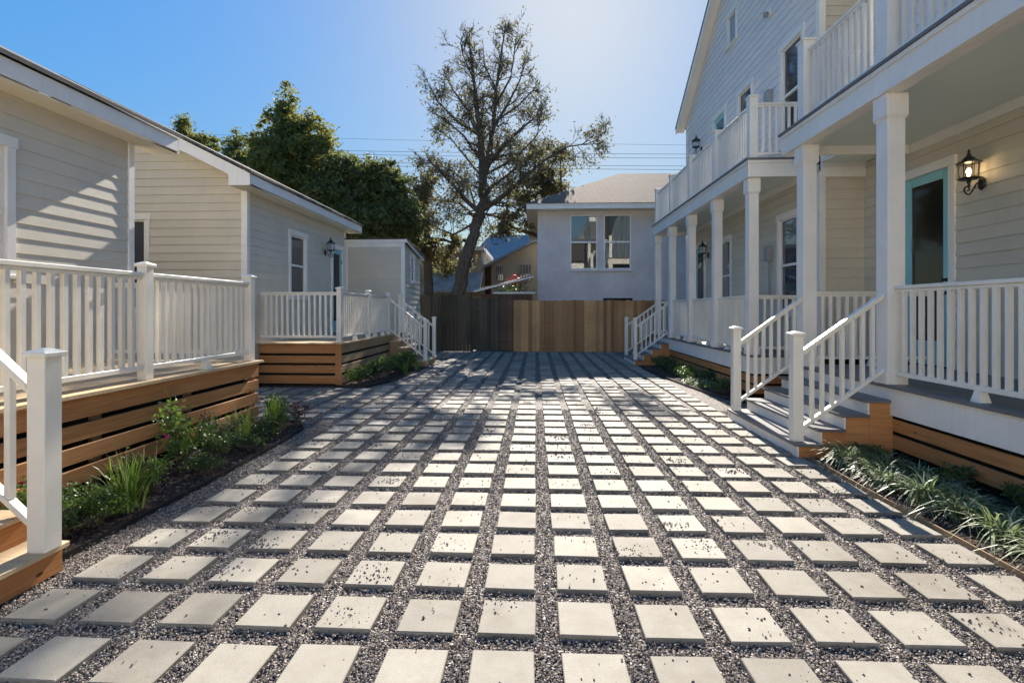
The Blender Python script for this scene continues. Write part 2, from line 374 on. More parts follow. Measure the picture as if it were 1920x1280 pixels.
# pavers
PP, PS = .4073, .286
Y0 = 2.102 - 2 * PP
cells = []
for j in range(0, 45):
    y = Y0 + j * PP
    if y + PS > 19.2: break
    for i in range(-14, 8):
        x = -PS + i * PP
        cx, cy = x + PS / 2, y + PS / 2
        if abs(cx) > 2.86:
            gap = (7.35 < cy < 10.4 and -5.7 < cx < 0) or (cy > 16.6 and -4 < cx < 3.5) or (7.5 < cy < 9.0 and 0 < cx < 3.6)
            if not gap: continue
        if any(inside(cx + dx, cy + dy, P) for P in BEDS.values() for dx in (-.13, .13) for dy in (-.13, .13)): continue
        if cx > 2.75 and (5.3 < cy < 7.6 or 14.6 < cy < 16.6): continue
        if cx < -2.6 and (cy < 3.35 or 14.2 < cy < 16.6): continue
        cells.append((cx, cy))
def in_view(cx, cy):
    if cy < 2.05: return False
    t = -cx * _s * -1 + cy * _c; px = 960 + 965 * ((cx * _c + cy * _s) / (cy * _c - cx * _s)); return -60 < px < 1980
vis = sorted([c for c in cells if in_view(*c)], key=lambda c: c[0] ** 2 + c[1] ** 2)
near = vis[:300]; nearset = set(near)
pm = MB(); h = PS / 2
pm.frus(0, 0, -.035, .016, h, h - .001); pm.frus(0, 0, .016, .020, h - .001, h - .005)
pm.f = [f for i, f in enumerate(pm.f) if i not in (1, 6)]; pm.m = pm.m[:len(pm.f)]
first = None
for c in near:
    if first is None:
        o = obj('concrete_paver', pm, M['paver']); first = o
    else:
        o = first.copy(); COL.objects.link(o)
    tag(o, 'square pale concrete paver laid in the grid of dark gravel joints', 'paver', 'square concrete pavers of the driveway')
    o.location = (c[0] + rnd.uniform(-.006, .006), c[1] + rnd.uniform(-.006, .006), rnd.uniform(-.006, .001))
    o.rotation_euler = (R(rnd.uniform(-.55, .55)), R(rnd.uniform(-.55, .55)), R(rnd.uniform(-1.4, 1.4)))
b = MB()
for c in cells:
    if c in nearset: continue
    b.frus(c[0] + rnd.uniform(-.006, .006), c[1] + rnd.uniform(-.006, .006), -.035, .018 + rnd.uniform(-.003, .003), h, h - .003)
tag(obj('far_pavers', b, M['paver']), 'farther pale concrete pavers of the driveway grid', 'pavers', 'square concrete pavers of the driveway', kind='stuff')

# unseen paved ground added behind the camera to bounce sunlight into the yard
b = MB()
for j in range(1, 22):
    for i in range(-7, 8):
        x = -PS + i * PP + PS / 2; y = Y0 - j * PP + PS / 2; b.frus(x, y, -.035, .018, h, h - .003)
tag(obj('rear_bounce_pavers', b, M['paver']), 'unseen pale concrete pavers added behind the viewpoint to bounce sunlight', 'pavers', 'square concrete pavers of the driveway', kind='stuff')
g = MB(); g.face([(-30, -17, -.010), (30, -17, -.010), (30, -7.0, -.010), (-30, -7.0, -.010)])
tag(obj('bounce_pavement', g, M['paver']), kind='structure')

# loose gravel: stones in the joints and strays lying on the pavers
b = MB(); n_st = 0
def onpaver(x, y, e=0):
    fx = (x + PS) % PP; fy = (y - Y0) % PP
    return -e < fx < PS + e and -e < fy < PS + e
while n_st < 95000:
    y = 2.05 + (rnd.random() ** 1.7) * 6.2; x = rnd.uniform(-3.3, 3.3)
    if abs(x) > y * 1.08 + .3: continue
    if onpaver(x, y, -.004) and abs(x) < 2.9 and not (x < -2.77 or x > 2.89): continue
    if any(inside(x, y, P) for P in BEDS.values()): continue
    chunk(b, x, y, rnd.uniform(-.009, .004), (.0055 + .0055 * rnd.random() ** 2) * (1 if y < 4.5 else 1.35), .55); n_st += 1
tag(obj('loose_gravel', b, M['stone']), 'small mixed dark and pale gravel filling the joints', 'gravel', kind='stuff')
b = MB()
for c in vis:
    if c[1] > 9: continue
    k = rnd.random(); cnt = int(rnd.uniform(1, 8)) if k < .35 else (int(rnd.uniform(9, 28)) if k < .8 else int(rnd.uniform(35, 80)))
    gx, gy = rnd.uniform(-.12, .12), rnd.uniform(-.12, .12)
    for i in range(cnt):
        x, y = rnd.gauss(gx, .07 if cnt > 30 else .11), rnd.gauss(gy, .06 if cnt > 30 else .11)
        if abs(x) < .14 and abs(y) < .14: chunk(b, c[0] + x, c[1] + y, .019, rnd.choice((.004, .005, .006, .007, .008, .009, .0105)) * (1 if c[1] < 5 else 1.2), .8)
tag(obj('stray_gravel', b, M['stonedark']), 'stray dark gravel scattered on top of the pavers', 'gravel', kind='stuff')

# ------------------------------------------------------------------ architecture kit
class Wall:
    """vertical plane: P0 -> P1, outward normal n"""
    def __init__(self, P0, P1, n):
        self.o = Vector((P0[0], P0[1], 0)); d = Vector((P1[0] - P0[0], P1[1] - P0[1], 0)); self.L = d.length; self.u = d / self.L; self.n = Vector((n[0], n[1], 0))
    def pt(self, s, d, z): p = self.o + self.u * s + self.n * d; return (p.x, p.y, z)
    def box(self, b, s0, s1, d0, d1, z0, z1):
        P = [self.pt(s0, d0, z0), self.pt(s1, d0, z0), self.pt(s1, d1, z0), self.pt(s0, d1, z0)]
        Q = [(x, y, z1) for x, y, z in P]
        if self.u.cross(self.n).z < 0: P = P[::-1]; Q = Q[::-1]
        b.hexa(P + Q)
    def siding(self, b, z0, z1, lim=None, holes=(), e=.168, dep=.017, s0=0, s1=None):
        s1 = self.L if s1 is None else s1
        lim = lim or (lambda z: (s0, s1))
        flip = self.u.cross(self.n).z > 0
        def q(A, B, C, D):
            P = [self.pt(*A), self.pt(*B), self.pt(*C), self.pt(*D)]; b.face(P if flip else P[::-1])
        z = z0
        while z < z1 - 1e-6:
            ze = min(z + e, z1); cuts = sorted({z, ze} | {h[k] for h in holes for k in (2, 3) if z < h[k] < ze})
            for za, zb in zip(cuts[:-1], cuts[1:]):
                da = dep * (1 - (za - z) / e) + .002; db = dep * (1 - (zb - z) / e) + .002
                a0, a1 = lim(za); b0, b1 = lim(zb)
                if a1 - a0 < .01: continue
                iv = [(a0, a1, b0, b1)]
                for h in holes:
                    if h[2] < zb - 1e-6 and h[3] > za + 1e-6:
                        nv = []
                        for (p, r_, p2, r2) in iv:
                            if h[1] <= p or h[0] >= r_: nv.append((p, r_, p2, r2)); continue
                            if h[0] > p: nv.append((p, h[0], p2, h[0]))
                            if h[1] < r_: nv.append((h[1], r_, h[1], r2))
                        iv = nv
                for (p, r_, p2, r2) in iv:
                    q((p, da, za), (r_, da, za), (r2, db, zb), (p2, db, zb))
                    if za == z: q((p, 0, za), (r_, 0, za), (r_, da, za), (p, da, za))
            z = ze

def window(W, parent, s0, s1, z0, z1, cw=.10, glass=None, sill=True, label=None, mid=True, d=.03):
    """outer casing s0..s1, z0..z1; hole is the casing's inner edge"""
    b = MB()
    W.box(b, s0, s0 + cw, -.06, d, z0, z1 - cw); W.box(b, s1 - cw, s1, -.06, d, z0, z1 - cw)
    W.box(b, s0 - .02, s1 + .02, -.06, d + .008, z1 - cw, z1 + .02)
    W.box(b, s0 + cw, s1 - cw, -.06, d, z0, z0 + cw * .5)
    win = obj('window', b, M['white'], parent, bevel=.004)
    if label: win['label'] = label
    if sill:
        k = MB(); W.box(k, s0 - .04, s1 + .04, -.02, d + .035, z0 - .045, z0 - .002); obj('sill', k, M['white'], win, bevel=.004)
    i0, i1, j0, j1 = s0 + cw, s1 - cw, z0 + cw * .5, z1 - cw; t = .035; jm = (j0 + j1) / 2
    k = MB(); W.box(k, i0, i0 + t, -.05, .0, j0, j1); W.box(k, i1 - t, i1, -.05, .0, j0, j1)
    W.box(k, i0 + t, i1 - t, -.05, .0, j1 - t, j1); W.box(k, i0 + t, i1 - t, -.05, .0, j0, j0 + t)
    if mid: W.box(k, i0 + t, i1 - t, -.05, .01, jm - t * .7, jm + t * .7)
    obj('sash', k, M['white'], win)
    gm = glass or M['glass']
    for a, c in (((j0 + t, jm - t * .7), (jm + t * .7, j1 - t)) if mid else ((j0 + t, j1 - t),)):
        k = MB(); W.box(k, i0 + t, i1 - t, -.045, -.03, a, c); obj('pane', k, gm, win)
    return win
def hole(s0, s1, z0, z1, cw=.10): return (s0 + cw * .5, s1 - cw * .5, z0 + .01, z1 - cw * .5)
def glass_door(W, parent, s0, s1, z0, z1, cw=.11, handle_side=0, label=None):
    b = MB()
    W.box(b, s0, s0 + cw, -.06, .035, z0, z1 - cw); W.box(b, s1 - cw, s1, -.06, .035, z0, z1 - cw); W.box(b, s0 - .02, s1 + .02, -.06, .043, z1 - cw, z1 + .02)
    obj('door_casing', b, M['white'], parent, bevel=.004)
    i0, i1, j0, j1 = s0 + cw + .003, s1 - cw - .003, z0 + .02, z1 - cw - .003; st = .125
    k = MB(); W.box(k, i0, i0 + st, -.05, -.005, j0, j1); W.box(k, i1 - st, i1, -.05, -.005, j0, j1)
    W.box(k, i0 + st, i1 - st, -.05, -.005, j1 - st, j1); W.box(k, i0 + st, i1 - st, -.05, -.005, j0, j0 + .34)
    dr = obj('door', k, M['teal'], parent, bevel=.003)
    if label: dr['label'] = label
    k = MB(); W.box(k, i0 + st, i1 - st, -.04, -.022, j0 + .34, j1 - st); obj('pane', k, M['glassdoor'], dr)
    hs = i0 + .06 if handle_side == 0 else i1 - .06
    k = MB(); 
    for zz in (z0 + 1.03, z0 + 1.21):
        k.tube([W.pt(hs, -.005, zz), W.pt(hs, .03, zz), W.pt(hs, .055, zz)], [.028, .018, .026], 8)
    obj('handle', k, M['black'], dr, smooth=True)
    k = MB(); hh = i1 if handle_side == 0 else i0
    for zz in (z0 + .35, z0 + 1.25, z1 - .45): W.box(k, hh - .012, hh + .012, -.01, .012, zz - .06, zz + .06)
    obj('hinges', k, M['black'], dr)
    return dr

def newel(parent, x, y, z0, z1, hw=.052, cap=True, name='newel_post', mat=None):
    b = MB(); b.box(x - hw, x + hw, y - hw, y + hw, z0, z1 - .05)
    if cap:
        b.box(x - hw - .018, x + hw + .018, y - hw - .018, y + hw + .018, z1 - .052, z1 - .022)
        b.frus(x, y, z1 - .023, z1, hw + .018, hw * .3)
    return obj(name, b, mat or M['rail'], parent, bevel=.004)
def railing(parent, A, B, h=1.05, lo=.10, each=True, sp=.118, bw=.019, feet=(), label=None, mat=None, tw=.07):
    """A, B: floor-line end points; straight or sloped"""
    mat = mat or M['rail']
    A = Vector(A); B = Vector(B); up = Vector((0, 0, 1)); b = MB()
    b.beam(A + up * h, B + up * h, tw, .038); b.beam(A + up * (h - .04), B + up * (h - .04), .04, .03)
    r_ = obj('railing', b, mat, parent, bevel=.004)
    b = MB(); b.beam(A + up * (lo + .045), B + up * (lo + .045), .055, .045); obj('bottom_rail', b, mat, r_, bevel=.003)
    for t in feet:
        b = MB(); p = A.lerp(B, t); b.frus(p.x, p.y, p.z + .001, p.z + lo, .05, .03); obj('rail_foot', b, mat, r_)
    if label: r_['label'] = label
    L = Vector((B.x - A.x, B.y - A.y)).length; n = max(1, int(round(L / sp)) - 1)
    proto = None; allb = MB(); d = (B - A).normalized(); ang = math.atan2(d.y, d.x)
    for i in range(n):
        p = A.lerp(B, (i + 1) / (n + 1.0)); z0 = p.z + lo + .045 - .008; z1 = p.z + h - .06
        q = MB() if each else allb; q.box(p.x - bw, p.x + bw, p.y - bw, p.y + bw, z0, z1)
        if each:
            if proto is None: proto = obj('baluster', q, mat, r_); pp = p
            else:
                c = proto.copy(); COL.objects.link(c); c.parent = r_; c.location = p - pp
    if not each: obj('balusters', allb, mat, r_)
    return r_
def stair(parent, xt, xb, y0, y1, n, zd, sx, side, tread, riser, top_zoff=0):
    """n steps below the deck; xt deck edge, xb bottom nose; sx = +1 if it descends towards +x"""
    zs = [zd * (i + 1) / (n + 1.0) - .0 for i in range(n)]
    run = abs(xt - xb) / n
    for i in range(n):
        z = zs[i]; nose = xb - sx * run * i
        b = MB(); b.box(nose + sx * .02, nose - sx * (run + .03), y0 - .02, y1 + .02, z - .032, z); obj('tread', b, tread, parent, bevel=.004)
        b = MB(); b.box(nose - sx * .012, nose - sx * .03, y0, y1, (0.005 if i == 0 else zs[i - 1] + .002), z - .034); obj('riser', b, riser, parent)
    for yy in (y0 + .0, y1 - .04):
        b = MB()
        for i in range(n):
            nose = xb - sx * run * i - sx * .031
            b.box(nose, nose - sx * (run - .002), yy, yy + .04, .004, zs[i] - .034)
        obj('stringer', b, side, parent)

def skirt(b, P0, P1, bands, th=.03, n=(1, 0), y_is=None):
    """horizontal boards between two points; bands = [(z0,z1)...]"""
    W = Wall(P0, P1, n)
    for z0, z1 in bands: W.box(b, 0, W.L, -th, 0, z0, z1)

# unseen pale house added behind the viewpoint as a sunlight bounce
OH = thing('house', 'unseen pale house added behind the viewpoint to bounce sunlight', 'house', (0, -18, 0))
Wo = Wall((-16, -17.2), (16, -17.2), (0, 1)); b = MB(); ow = [(4 + 6.2 * i, 5.2 + 6.2 * i, zz, zz + 1.8) for i in range(5) for zz in (1.2, 4.4)]
Wo.siding(b, 0, 7.2, holes=[hole(*w_) for w_ in ow]); obj('front_wall', b, M['white'], OH)
for w_ in ow: window(Wo, OH, *w_)
b = MB(); b.prism([(-16.5, -16.8, 7.2), (-16.5, -22, 10.5), (-16.5, -27, 7.2)], (33, 0, 0)); obj('roof', b, M['shinglegrey'], OH)

# ------------------------------------------------------------------ left decks
def make_deck(name, label, xe, y0, y1, xw, zd, cat='deck'):
    t = thing(name, label, cat, ((xe + xw) / 2, (y0 + y1) / 2, 0)); return t
ZD = .90
XL = -5.8
# near left deck
d1 = make_deck('wooden_deck', 'near left raised cedar deck with slatted skirt and cream railing', -3.78, 1.0, 7.06, XL, ZD)
def deck_top(parent, x0, x1, y0, y1, z, along='y', mat=None, pitch=.14):
    b = MB()
    if along == 'y':
        x = x1
        while x > x0 + .02: b.box(max(x - pitch + .006, x0), x, y0, y1, z - .03, z); x -= pitch
    else:
        y = y0
        while y < y1 - .02: b.box(x0, x1, y, min(y + pitch - .006, y1), z - .03, z); y += pitch
    return obj('deck_boards', b, mat or M['decktop'], parent)
deck_top(d1, XL, -3.74, 1.0, 7.12, ZD)
BL = [(.69, .865), (.51, .645), (.33, .465), (.15, .285)]
for z0, z1 in BL:
    yj = {.69: 5.31, .51: 4.12, .33: 5.9, .15: 4.74}[z0]
    b = MB(); b.box(-3.81, -3.78, 1.0, yj - .002, z0, z1); obj('skirt_board', b, M['cedar'], d1, bevel=.003)
    b = MB(); b.box(-3.81, -3.779, yj + .002, 7.05, z0 - .002, z1 - .001); obj('skirt_board', b, M['cedar'], d1, bevel=.003)
    b = MB(); b.box(XL, -3.812, 7.02, 7.05, z0, z1); obj('skirt_board', b, M['cedar'], d1, bevel=.003)
b = MB(); b.box(-3.86, -3.812, 6.94, 7.018, .02, .86)
obj('corner_board', b, M['cedar'], d1)
for y in (3.3, 4.5, 5.7):
    b = MB(); b.box(-3.95, -3.86, y, y + .09, .0, .86); obj('deck_post', b, M['cedarold'], d1)
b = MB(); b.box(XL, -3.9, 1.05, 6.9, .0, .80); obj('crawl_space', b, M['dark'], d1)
XR1 = -3.87
for yy in (3.12, 5.12, 6.98): newel(d1, XR1, yy, ZD, ZD + 1.17, .05)
railing(d1, (XR1, 3.18, ZD), (XR1, 5.06, ZD), 1.06, feet=(.5,))
railing(d1, (XR1, 5.18, ZD), (XR1, 6.92, ZD), 1.06, feet=(.5,))
railing(d1, (XR1 - .06, 6.98, ZD), (XL + .02, 6.98, ZD), 1.06, each=False)
stair(d1, -3.78, -2.88, 1.6, 3.2, 4, ZD, 1, M['cedarold'], M['decktop'], M['cedar'])
newel(d1, -2.905, 3.10, .18, 1.37, .056)
railing(d1, (-3.02, 3.13, .18), (-3.81, 3.13, ZD - .02), .98, .13, sp=.125)

# far left deck
d2 = make_deck('wooden_deck', 'far left raised cedar deck with orange slatted front and white railing', -4.03, 10.7, 15.7, XL, ZD)
deck_top(d2, XL, -4.0, 10.66, 15.66, ZD)
B2 = [(.68, .865), (.48, .63), (.27, .43), (.05, .22)]
for z0, z1 in B2:
    b = MB(); b.box(XL - .3, -4.16, 10.7, 10.73, z0, z1); obj('skirt_board', b, M['cedar'], d2, bevel=.003)
    b = MB(); b.box(-4.06, -4.03, 10.73, 15.6, z0, z1); obj('skirt_board', b, M['cedarold'], d2, bevel=.003)
b = MB(); b.box(-4.157, -4.03, 10.695, 10.728, .03, .866); obj('corner_board', b, M['cedar'], d2, bevel=.003)
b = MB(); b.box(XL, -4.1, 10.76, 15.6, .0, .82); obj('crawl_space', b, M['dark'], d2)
XR2 = -4.09
for yy in (10.76, 12.6, 14.35, 15.6): newel(d2, XR2, yy, ZD, ZD + 1.17, .05)
railing(d2, (XL + .02, 10.76, ZD), (XR2 - .06, 10.76, ZD), 1.06)
railing(d2, (XR2, 10.82, ZD), (XR2, 12.54, ZD), 1.06, feet=(.5,))
railing(d2, (XR2, 12.66, ZD), (XR2, 14.29, ZD), 1.06, feet=(.3, .7))
stair(d2, -4.03, -3.02, 14.3, 15.7, 4, ZD, 1, M['cedarold'], M['decktop'], M['cedarold'])
newel(d2, -3.06, 14.4, .05, 1.33, .05); newel(d2, -3.06, 15.62, .17, 1.38, .05)
railing(d2, (-3.11, 14.4, .16), (-4.03, 14.4, ZD - .02), .98, .10, each=True)
railing(d2, (-3.11, 15.62, .16), (-4.03, 15.62, ZD - .02), .98, .10, each=False)

d1.location.y -= .18; d2.location.y -= .18
# ------------------------------------------------------------------ left houses
def gable_house(label, y0, y1, wins_side, wins_front, door=None, side_end=None):
    """long house on the left; +x wall at XL, gable ends facing -y and +y"""
    XRID = -9.2; XW = 2 * XRID - XL; zs = 3.97; pitch = .5; XE = -5.45; XE2 = 2 * XRID - XE; ze = 4.22
    H = thing('house', label, 'house', (XRID, (y0 + y1) / 2, 0))
    # +x side
    W = Wall((XL, y0), (XL, y1), (1, 0)); hs = [hole(*w) for w in wins_side]
    if door: hs.append((door[0] + .05, door[1] - .05, door[2], door[3] - .05))
    b = MB(); W.siding(b, .55, zs, holes=hs, s0=0.0, dep=.0105); obj('side_wall', b, M['siding'], H)
    for w in wins_side: window(W, H, *w)
    if door: glass_door(W, H, *door)
    # -y gable
    W2 = Wall((XL, y0), (XW, y0), (0, -1)); zr = ze + pitch * (XE - XRID) - .22
    zg = 4.18
    lim = lambda z: (0, W2.L) if z <= zg else ((z - zg) / pitch, W2.L - (z - zg) / pitch)
    b = MB(); W2.siding(b, .55, zr + .05, lim, [hole(*w) for w in wins_front]); obj('front_wall', b, M['siding'], H)
    for w in wins_front: window(W2, H, *w)
    # +y gable and back (plain)
    b = MB(); b.prism([(XL - .02, y1 - .06, .5), (XW, y1 - .06, .5), (XW, y1 - .06, zs), (XRID, y1 - .06, zr), (XL - .02, y1 - .06, zs)], (0, .06, 0))
    obj('rear_wall', b, M['siding'], H)
    b = MB(); b.box(XW, XL - .09, y0 + .09, y1 - .09, 0, zs - .03); obj('core', b, M['dark'], H)
    # corner boards
    b = MB(); b.box(XL - .1, XL + .026, y0 - .026, y0 + .075, .5, zs - .004); obj('corner_board', b, M['white'], H, bevel=.003)
    b = MB(); b.box(XL - .1, XL + .026, y1 - .075, y1 + .026, .5, zs - .004); obj('corner_board', b, M['white'], H, bevel=.003)
    # roof
    oy = .5; ya, yb = y0 - oy, y1 + oy; th = .05
    def rz(x): return ze + pitch * (abs(x - XRID) * -1 + abs(XE - XRID))
    b = MB()
    b.prism([(XE + .04, ya - .03, rz(XE) - .02 + .0), (XRID, ya - .03, rz(XRID)), (XE2 - .04, ya - .03, rz(XE2) - .02), (XE2 - .04, ya - .03, rz(XE2) + th - .02), (XRID, ya - .03, rz(XRID) + th), (XE + .04, ya - .03, rz(XE) + th - .02)], (0, yb - ya + .06, 0))
    obj('roof', b, M['shinglegrey'], H)
    b = MB(); b.box(XE - .02, XE + .0, ya + .02, yb - .02, zs + .03, ze - .03); obj('fascia', b, M['white'], H)
    b = MB(); b.box(XL - .02, XE - .022, ya + .02, yb - .02, zs, zs + .02); obj('soffit', b, M['soffit'], H)
    for yy in (ya, yb - .025):
        b = MB()
        b.prism([(XE, yy, ze - .25), (XE - .42, yy, ze - .25), (XE - .42, yy, rz(XE - .42) - .25), (XRID, yy, rz(XRID) - .25), (XRID, yy, rz(XRID) - .02), (XE, yy, rz(XE) - .025)], (0, .025, 0))
        b.prism([(XE2, yy, ze - .25), (XE2, yy, rz(XE2) - .025), (XRID, yy, rz(XRID) - .02), (XRID, yy, rz(XRID) - .25)], (0, .025, 0))
        obj('rake_board', b, M['white'], H)
    for y_a, y_b in ((ya + .026, y0 - .001), (y1 + .001, yb - .026)):
        b = MB(); b.prism([(XE - .42, y_a, rz(XE - .42) - .20), (XRID, y_a, rz(XRID) - .20), (XRID, y_a, rz(XRID) - .17), (XE - .42, y_a, rz(XE - .42) - .17)], (0, y_b - y_a, 0))
        b.box(XE - .022, XE - .419, y_a, y_b, zs + .003, zs + .018); obj('gable_soffit', b, M['soffit'], H)
    return H
def Yx(y, y0): return y - y0
HL1 = gable_house('near left grey clapboard house with shaded stripes of sun on its wall', -2.0, 7.4,
    [(6.75, 7.73, 1.98, 3.48)], [])
HL2 = gable_house('second left clapboard house with cream gable end and blue-grey side', 10.35, 15.7,
    [(1.75, 2.72, 1.88, 3.47)], [(2.0, 2.9, 1.55, 3.51)], door=(4.25, 5.2, ZD, 3.45))
# annex of the second house
XA = -3.98; ya, yb, zt = 15.7, 17.8, 3.58
W = Wall((XL + .02, ya), (XA, ya), (0, -1)); b = MB(); W.siding(b, .5, zt, e=.168); obj('annex_wall', b, M['siding'], HL2)
W = Wall((XA, ya), (XA, yb), (1, 0)); wn = (.75, 1.35, 2.45, 3.35, .09); b = MB(); W.siding(b, .1, zt, holes=[hole(*wn[:4])]); obj('annex_wall', b, M['siding'], HL2)
window(W, HL2, *wn)
b = MB(); b.box(XL, XA - .06, ya + .06, yb, 0, zt - .05); obj('annex_core', b, M['siding'], HL2)
b = MB(); b.box(XA - .09, XA + .026, ya - .026, ya + .07, .1, zt - .1); b.box(XL + .03, XL + .1, ya - .03, ya - .003, ZD, zt - .1)
b.box(XL + .03, XA + .03, ya - .032, ya - .004, zt - .098, zt + .03); obj('annex_trim', b, M['white'], HL2, bevel=.003)
b = MB(); b.prism([(XL - .1, ya - .06, zt + .03), (XA + .1, ya - .06, zt + .03), (XA + .1, ya - .06, zt + .13), (XL - .1, ya - .06, zt + .13)], (0, .02, 0))
b.prism([(XA + .08, ya - .04, zt + .031), (XA + .10, ya - .04, zt + .031), (XA + .10, ya - .04, zt + .128), (XA + .08, ya - .04, zt + .128)], (0, yb - ya + .3, -.35)); obj('annex_fascia', b, M['white'], HL2)
b = MB(); b.hexa([(XL - .1, ya - .08, zt + .131), (XA + .13, ya - .08, zt + .131), (XA + .13, yb + .3, zt - .22), (XL - .1, yb + .3, zt - .22),
                 (XL - .1, ya - .08, zt + .165), (XA + .13, ya - .08, zt + .165), (XA + .13, yb + .3, zt - .185), (XL - .1, yb + .3, zt - .185)]); obj('annex_roof', b, M['shinglegrey'], HL2)

HL1.location.y -= .26; HL2.location.y -= .26
# ------------------------------------------------------------------ right house with galleries
ZP = .79; XF = 3.78; XWA = 5.6; XWB = 4.86; YC = 8.86; YF = 16.6; ZU = 4.25; ZC = 4.08
RH = thing('house', 'tall right clapboard house with white columns and two storeys of porches', 'house', (6.5, 9, 0))
# --- near side wall (A)
WA = Wall((XWA, -1.0), (XWA, YC), (-1, 0))
dA = (6.94 + 1.0, 8.02 + 1.0, ZP + .0, 3.64)
hA = (dA[0] + .05, dA[1] - .05, dA[2], dA[3] - .05)
b = MB(); WA.siding(b, ZP, ZC, holes=[hA]); obj('side_wall', b, M['siding'], RH)
glass_door(WA, RH, *dA, handle_side=0, label='turquoise glazed ground floor door beside the near lantern')
dU = (6.0 + 1.0, 7.0 + 1.0, ZU, ZU + 2.6)
b = MB(); WA.siding(b, ZU, 8.5, holes=[(dU[0] + .05, dU[1] - .05, dU[2], dU[3] - .05)]); obj('upper_side_wall', b, M['sidingskylit'], RH)
glass_door(WA, RH, *dU, handle_side=0, label='turquoise glazed door on the upper porch')
# --- wall facing the camera at the step-out
WC = Wall((XWB, YC), (XWA + 6, YC), (0, -1))
b = MB(); WC.siding(b, ZP, ZC, s0=0, s1=XWA - XWB); obj('return_wall', b, M['siding'], RH)
b = MB(); WC.siding(b, ZU, 8.6, s0=0, s1=XWA - XWB + 5.0); obj('upper_return_wall', b, M['siding'], RH)
# --- B side wall with gable
WB = Wall((XWB, YC), (XWB, YF), (-1, 0))
def yb_(y): return y + .05 - YC
lowB = [(yb_(9.45), yb_(10.34), 1.5, 3.45), (yb_(12.75), yb_(13.67), 1.5, 3.44)]
dB = (yb_(14.7), yb_(15.75), ZP, 3.5)
upB = [(yb_(9.30), yb_(10.24), 4.75, 6.76), (yb_(11.5), yb_(12.42), 4.75, 6.78)]
dBU = (yb_(13.1), yb_(14.1), ZU, 6.8)
att = (yb_(12.4), yb_(13.07), 8.15, 8.98)
b = MB(); WB.siding(b, ZP, ZC, holes=[hole(*w) for w in lowB] + [(dB[0] + .05, dB[1] - .05, dB[2], dB[3] - .05)]); obj('side_wall', b, M['siding'], RH)
ze, pt = 7.62, .70; zrid = ze + pt * (YF - YC) / 2
lim = lambda z: (0, WB.L) if z <= ze else ((z - ze) / pt, WB.L - (z - ze) / pt)
b = MB(); WB.siding(b, ZU, zrid - .02, lim, [hole(*w) for w in upB + [att]] + [(dBU[0] + .05, dBU[1] - .05, dBU[2], dBU[3] - .05)]); obj('gable_wall', b, M['sidingskylit'], RH)
for w in lowB: window(WB, RH, *w, glass=M['glass2'])
for w in upB: window(WB, RH, *w)
window(WB, RH, *att, cw=.08, glass=M['greymetal'], mid=False, label='small square attic vent high in the gable')
glass_door(WB, RH, *dB, handle_side=0, label='turquoise glazed door at the far end of the lower porch')
glass_door(WB, RH, *dBU, handle_side=0, label='turquoise glazed door on the far upper porch')
b = MB(); b.box(XWB - .026, XWB + .08, YC - .03, YC + .09, ZU, 8.6); b.box(XWB - .026, XWB + .08, YC - .03, YC + .09, ZP, ZC - .14); obj('corner_board', b, M['white'], RH, bevel=.003)
b = MB(); b.box(XWB - .026, XWB + .08, YF - .09, YF + .02, ZP, 7.55); obj('corner_board', b, M['white'], RH, bevel=.003)
b = MB(); b.box(XWA + .09, 12, -1, YC, 0, 8.5); b.box(XWB + .09, 12, YC + .09, YF, 0, 7.5); obj('core', b, M['dark'], RH)
b = MB(); b.prism([(XWB + .02, YF - .02, 0), (12, YF - .02, 0), (12, YF - .02, 7.6), (XWB + .02, YF - .02, 7.6)], (0, .02, 0)); obj('rear_wall', b, M['siding'], RH)
# gable roof B (ridge along x)
b = MB(); xg = XWB - .28; ym = (YC + YF) / 2
for s in (-1, 1):
    ye = ym + s * ((YF - YC) / 2 + .35); z_e = zrid + .10 - pt * ((YF - YC) / 2 + .35)
    P = [(xg, ye, z_e), (xg, ym, zrid + .1), (xg, ym, zrid + .17), (xg, ye, z_e + .07)]
    b.prism(P if s > 0 else P[::-1], (8, 0, 0))
obj('gable_roof', b, M['shinglegrey'], RH)
b = MB()
for s in (-1, 1):
    ye = ym + s * ((YF - YC) / 2 + .33); z_e = zrid + .09 - pt * ((YF - YC) / 2 + .33)
    P = [(xg + .01, ye, z_e - .17), (xg + .01, ym, zrid - .08), (xg + .01, ym, zrid + .095), (xg + .01, ye, z_e)]
    b.prism(P, (.025, 0, 0))
    P = [(xg + .036, ye, z_e - .12), (xg + .036, ym, zrid - .03), (xg + .036, ym, zrid), (xg + .036, ye, z_e - .09)]
    b.prism(P, (.24, 0, 0))
obj('rake_board', b, M['white'], RH)

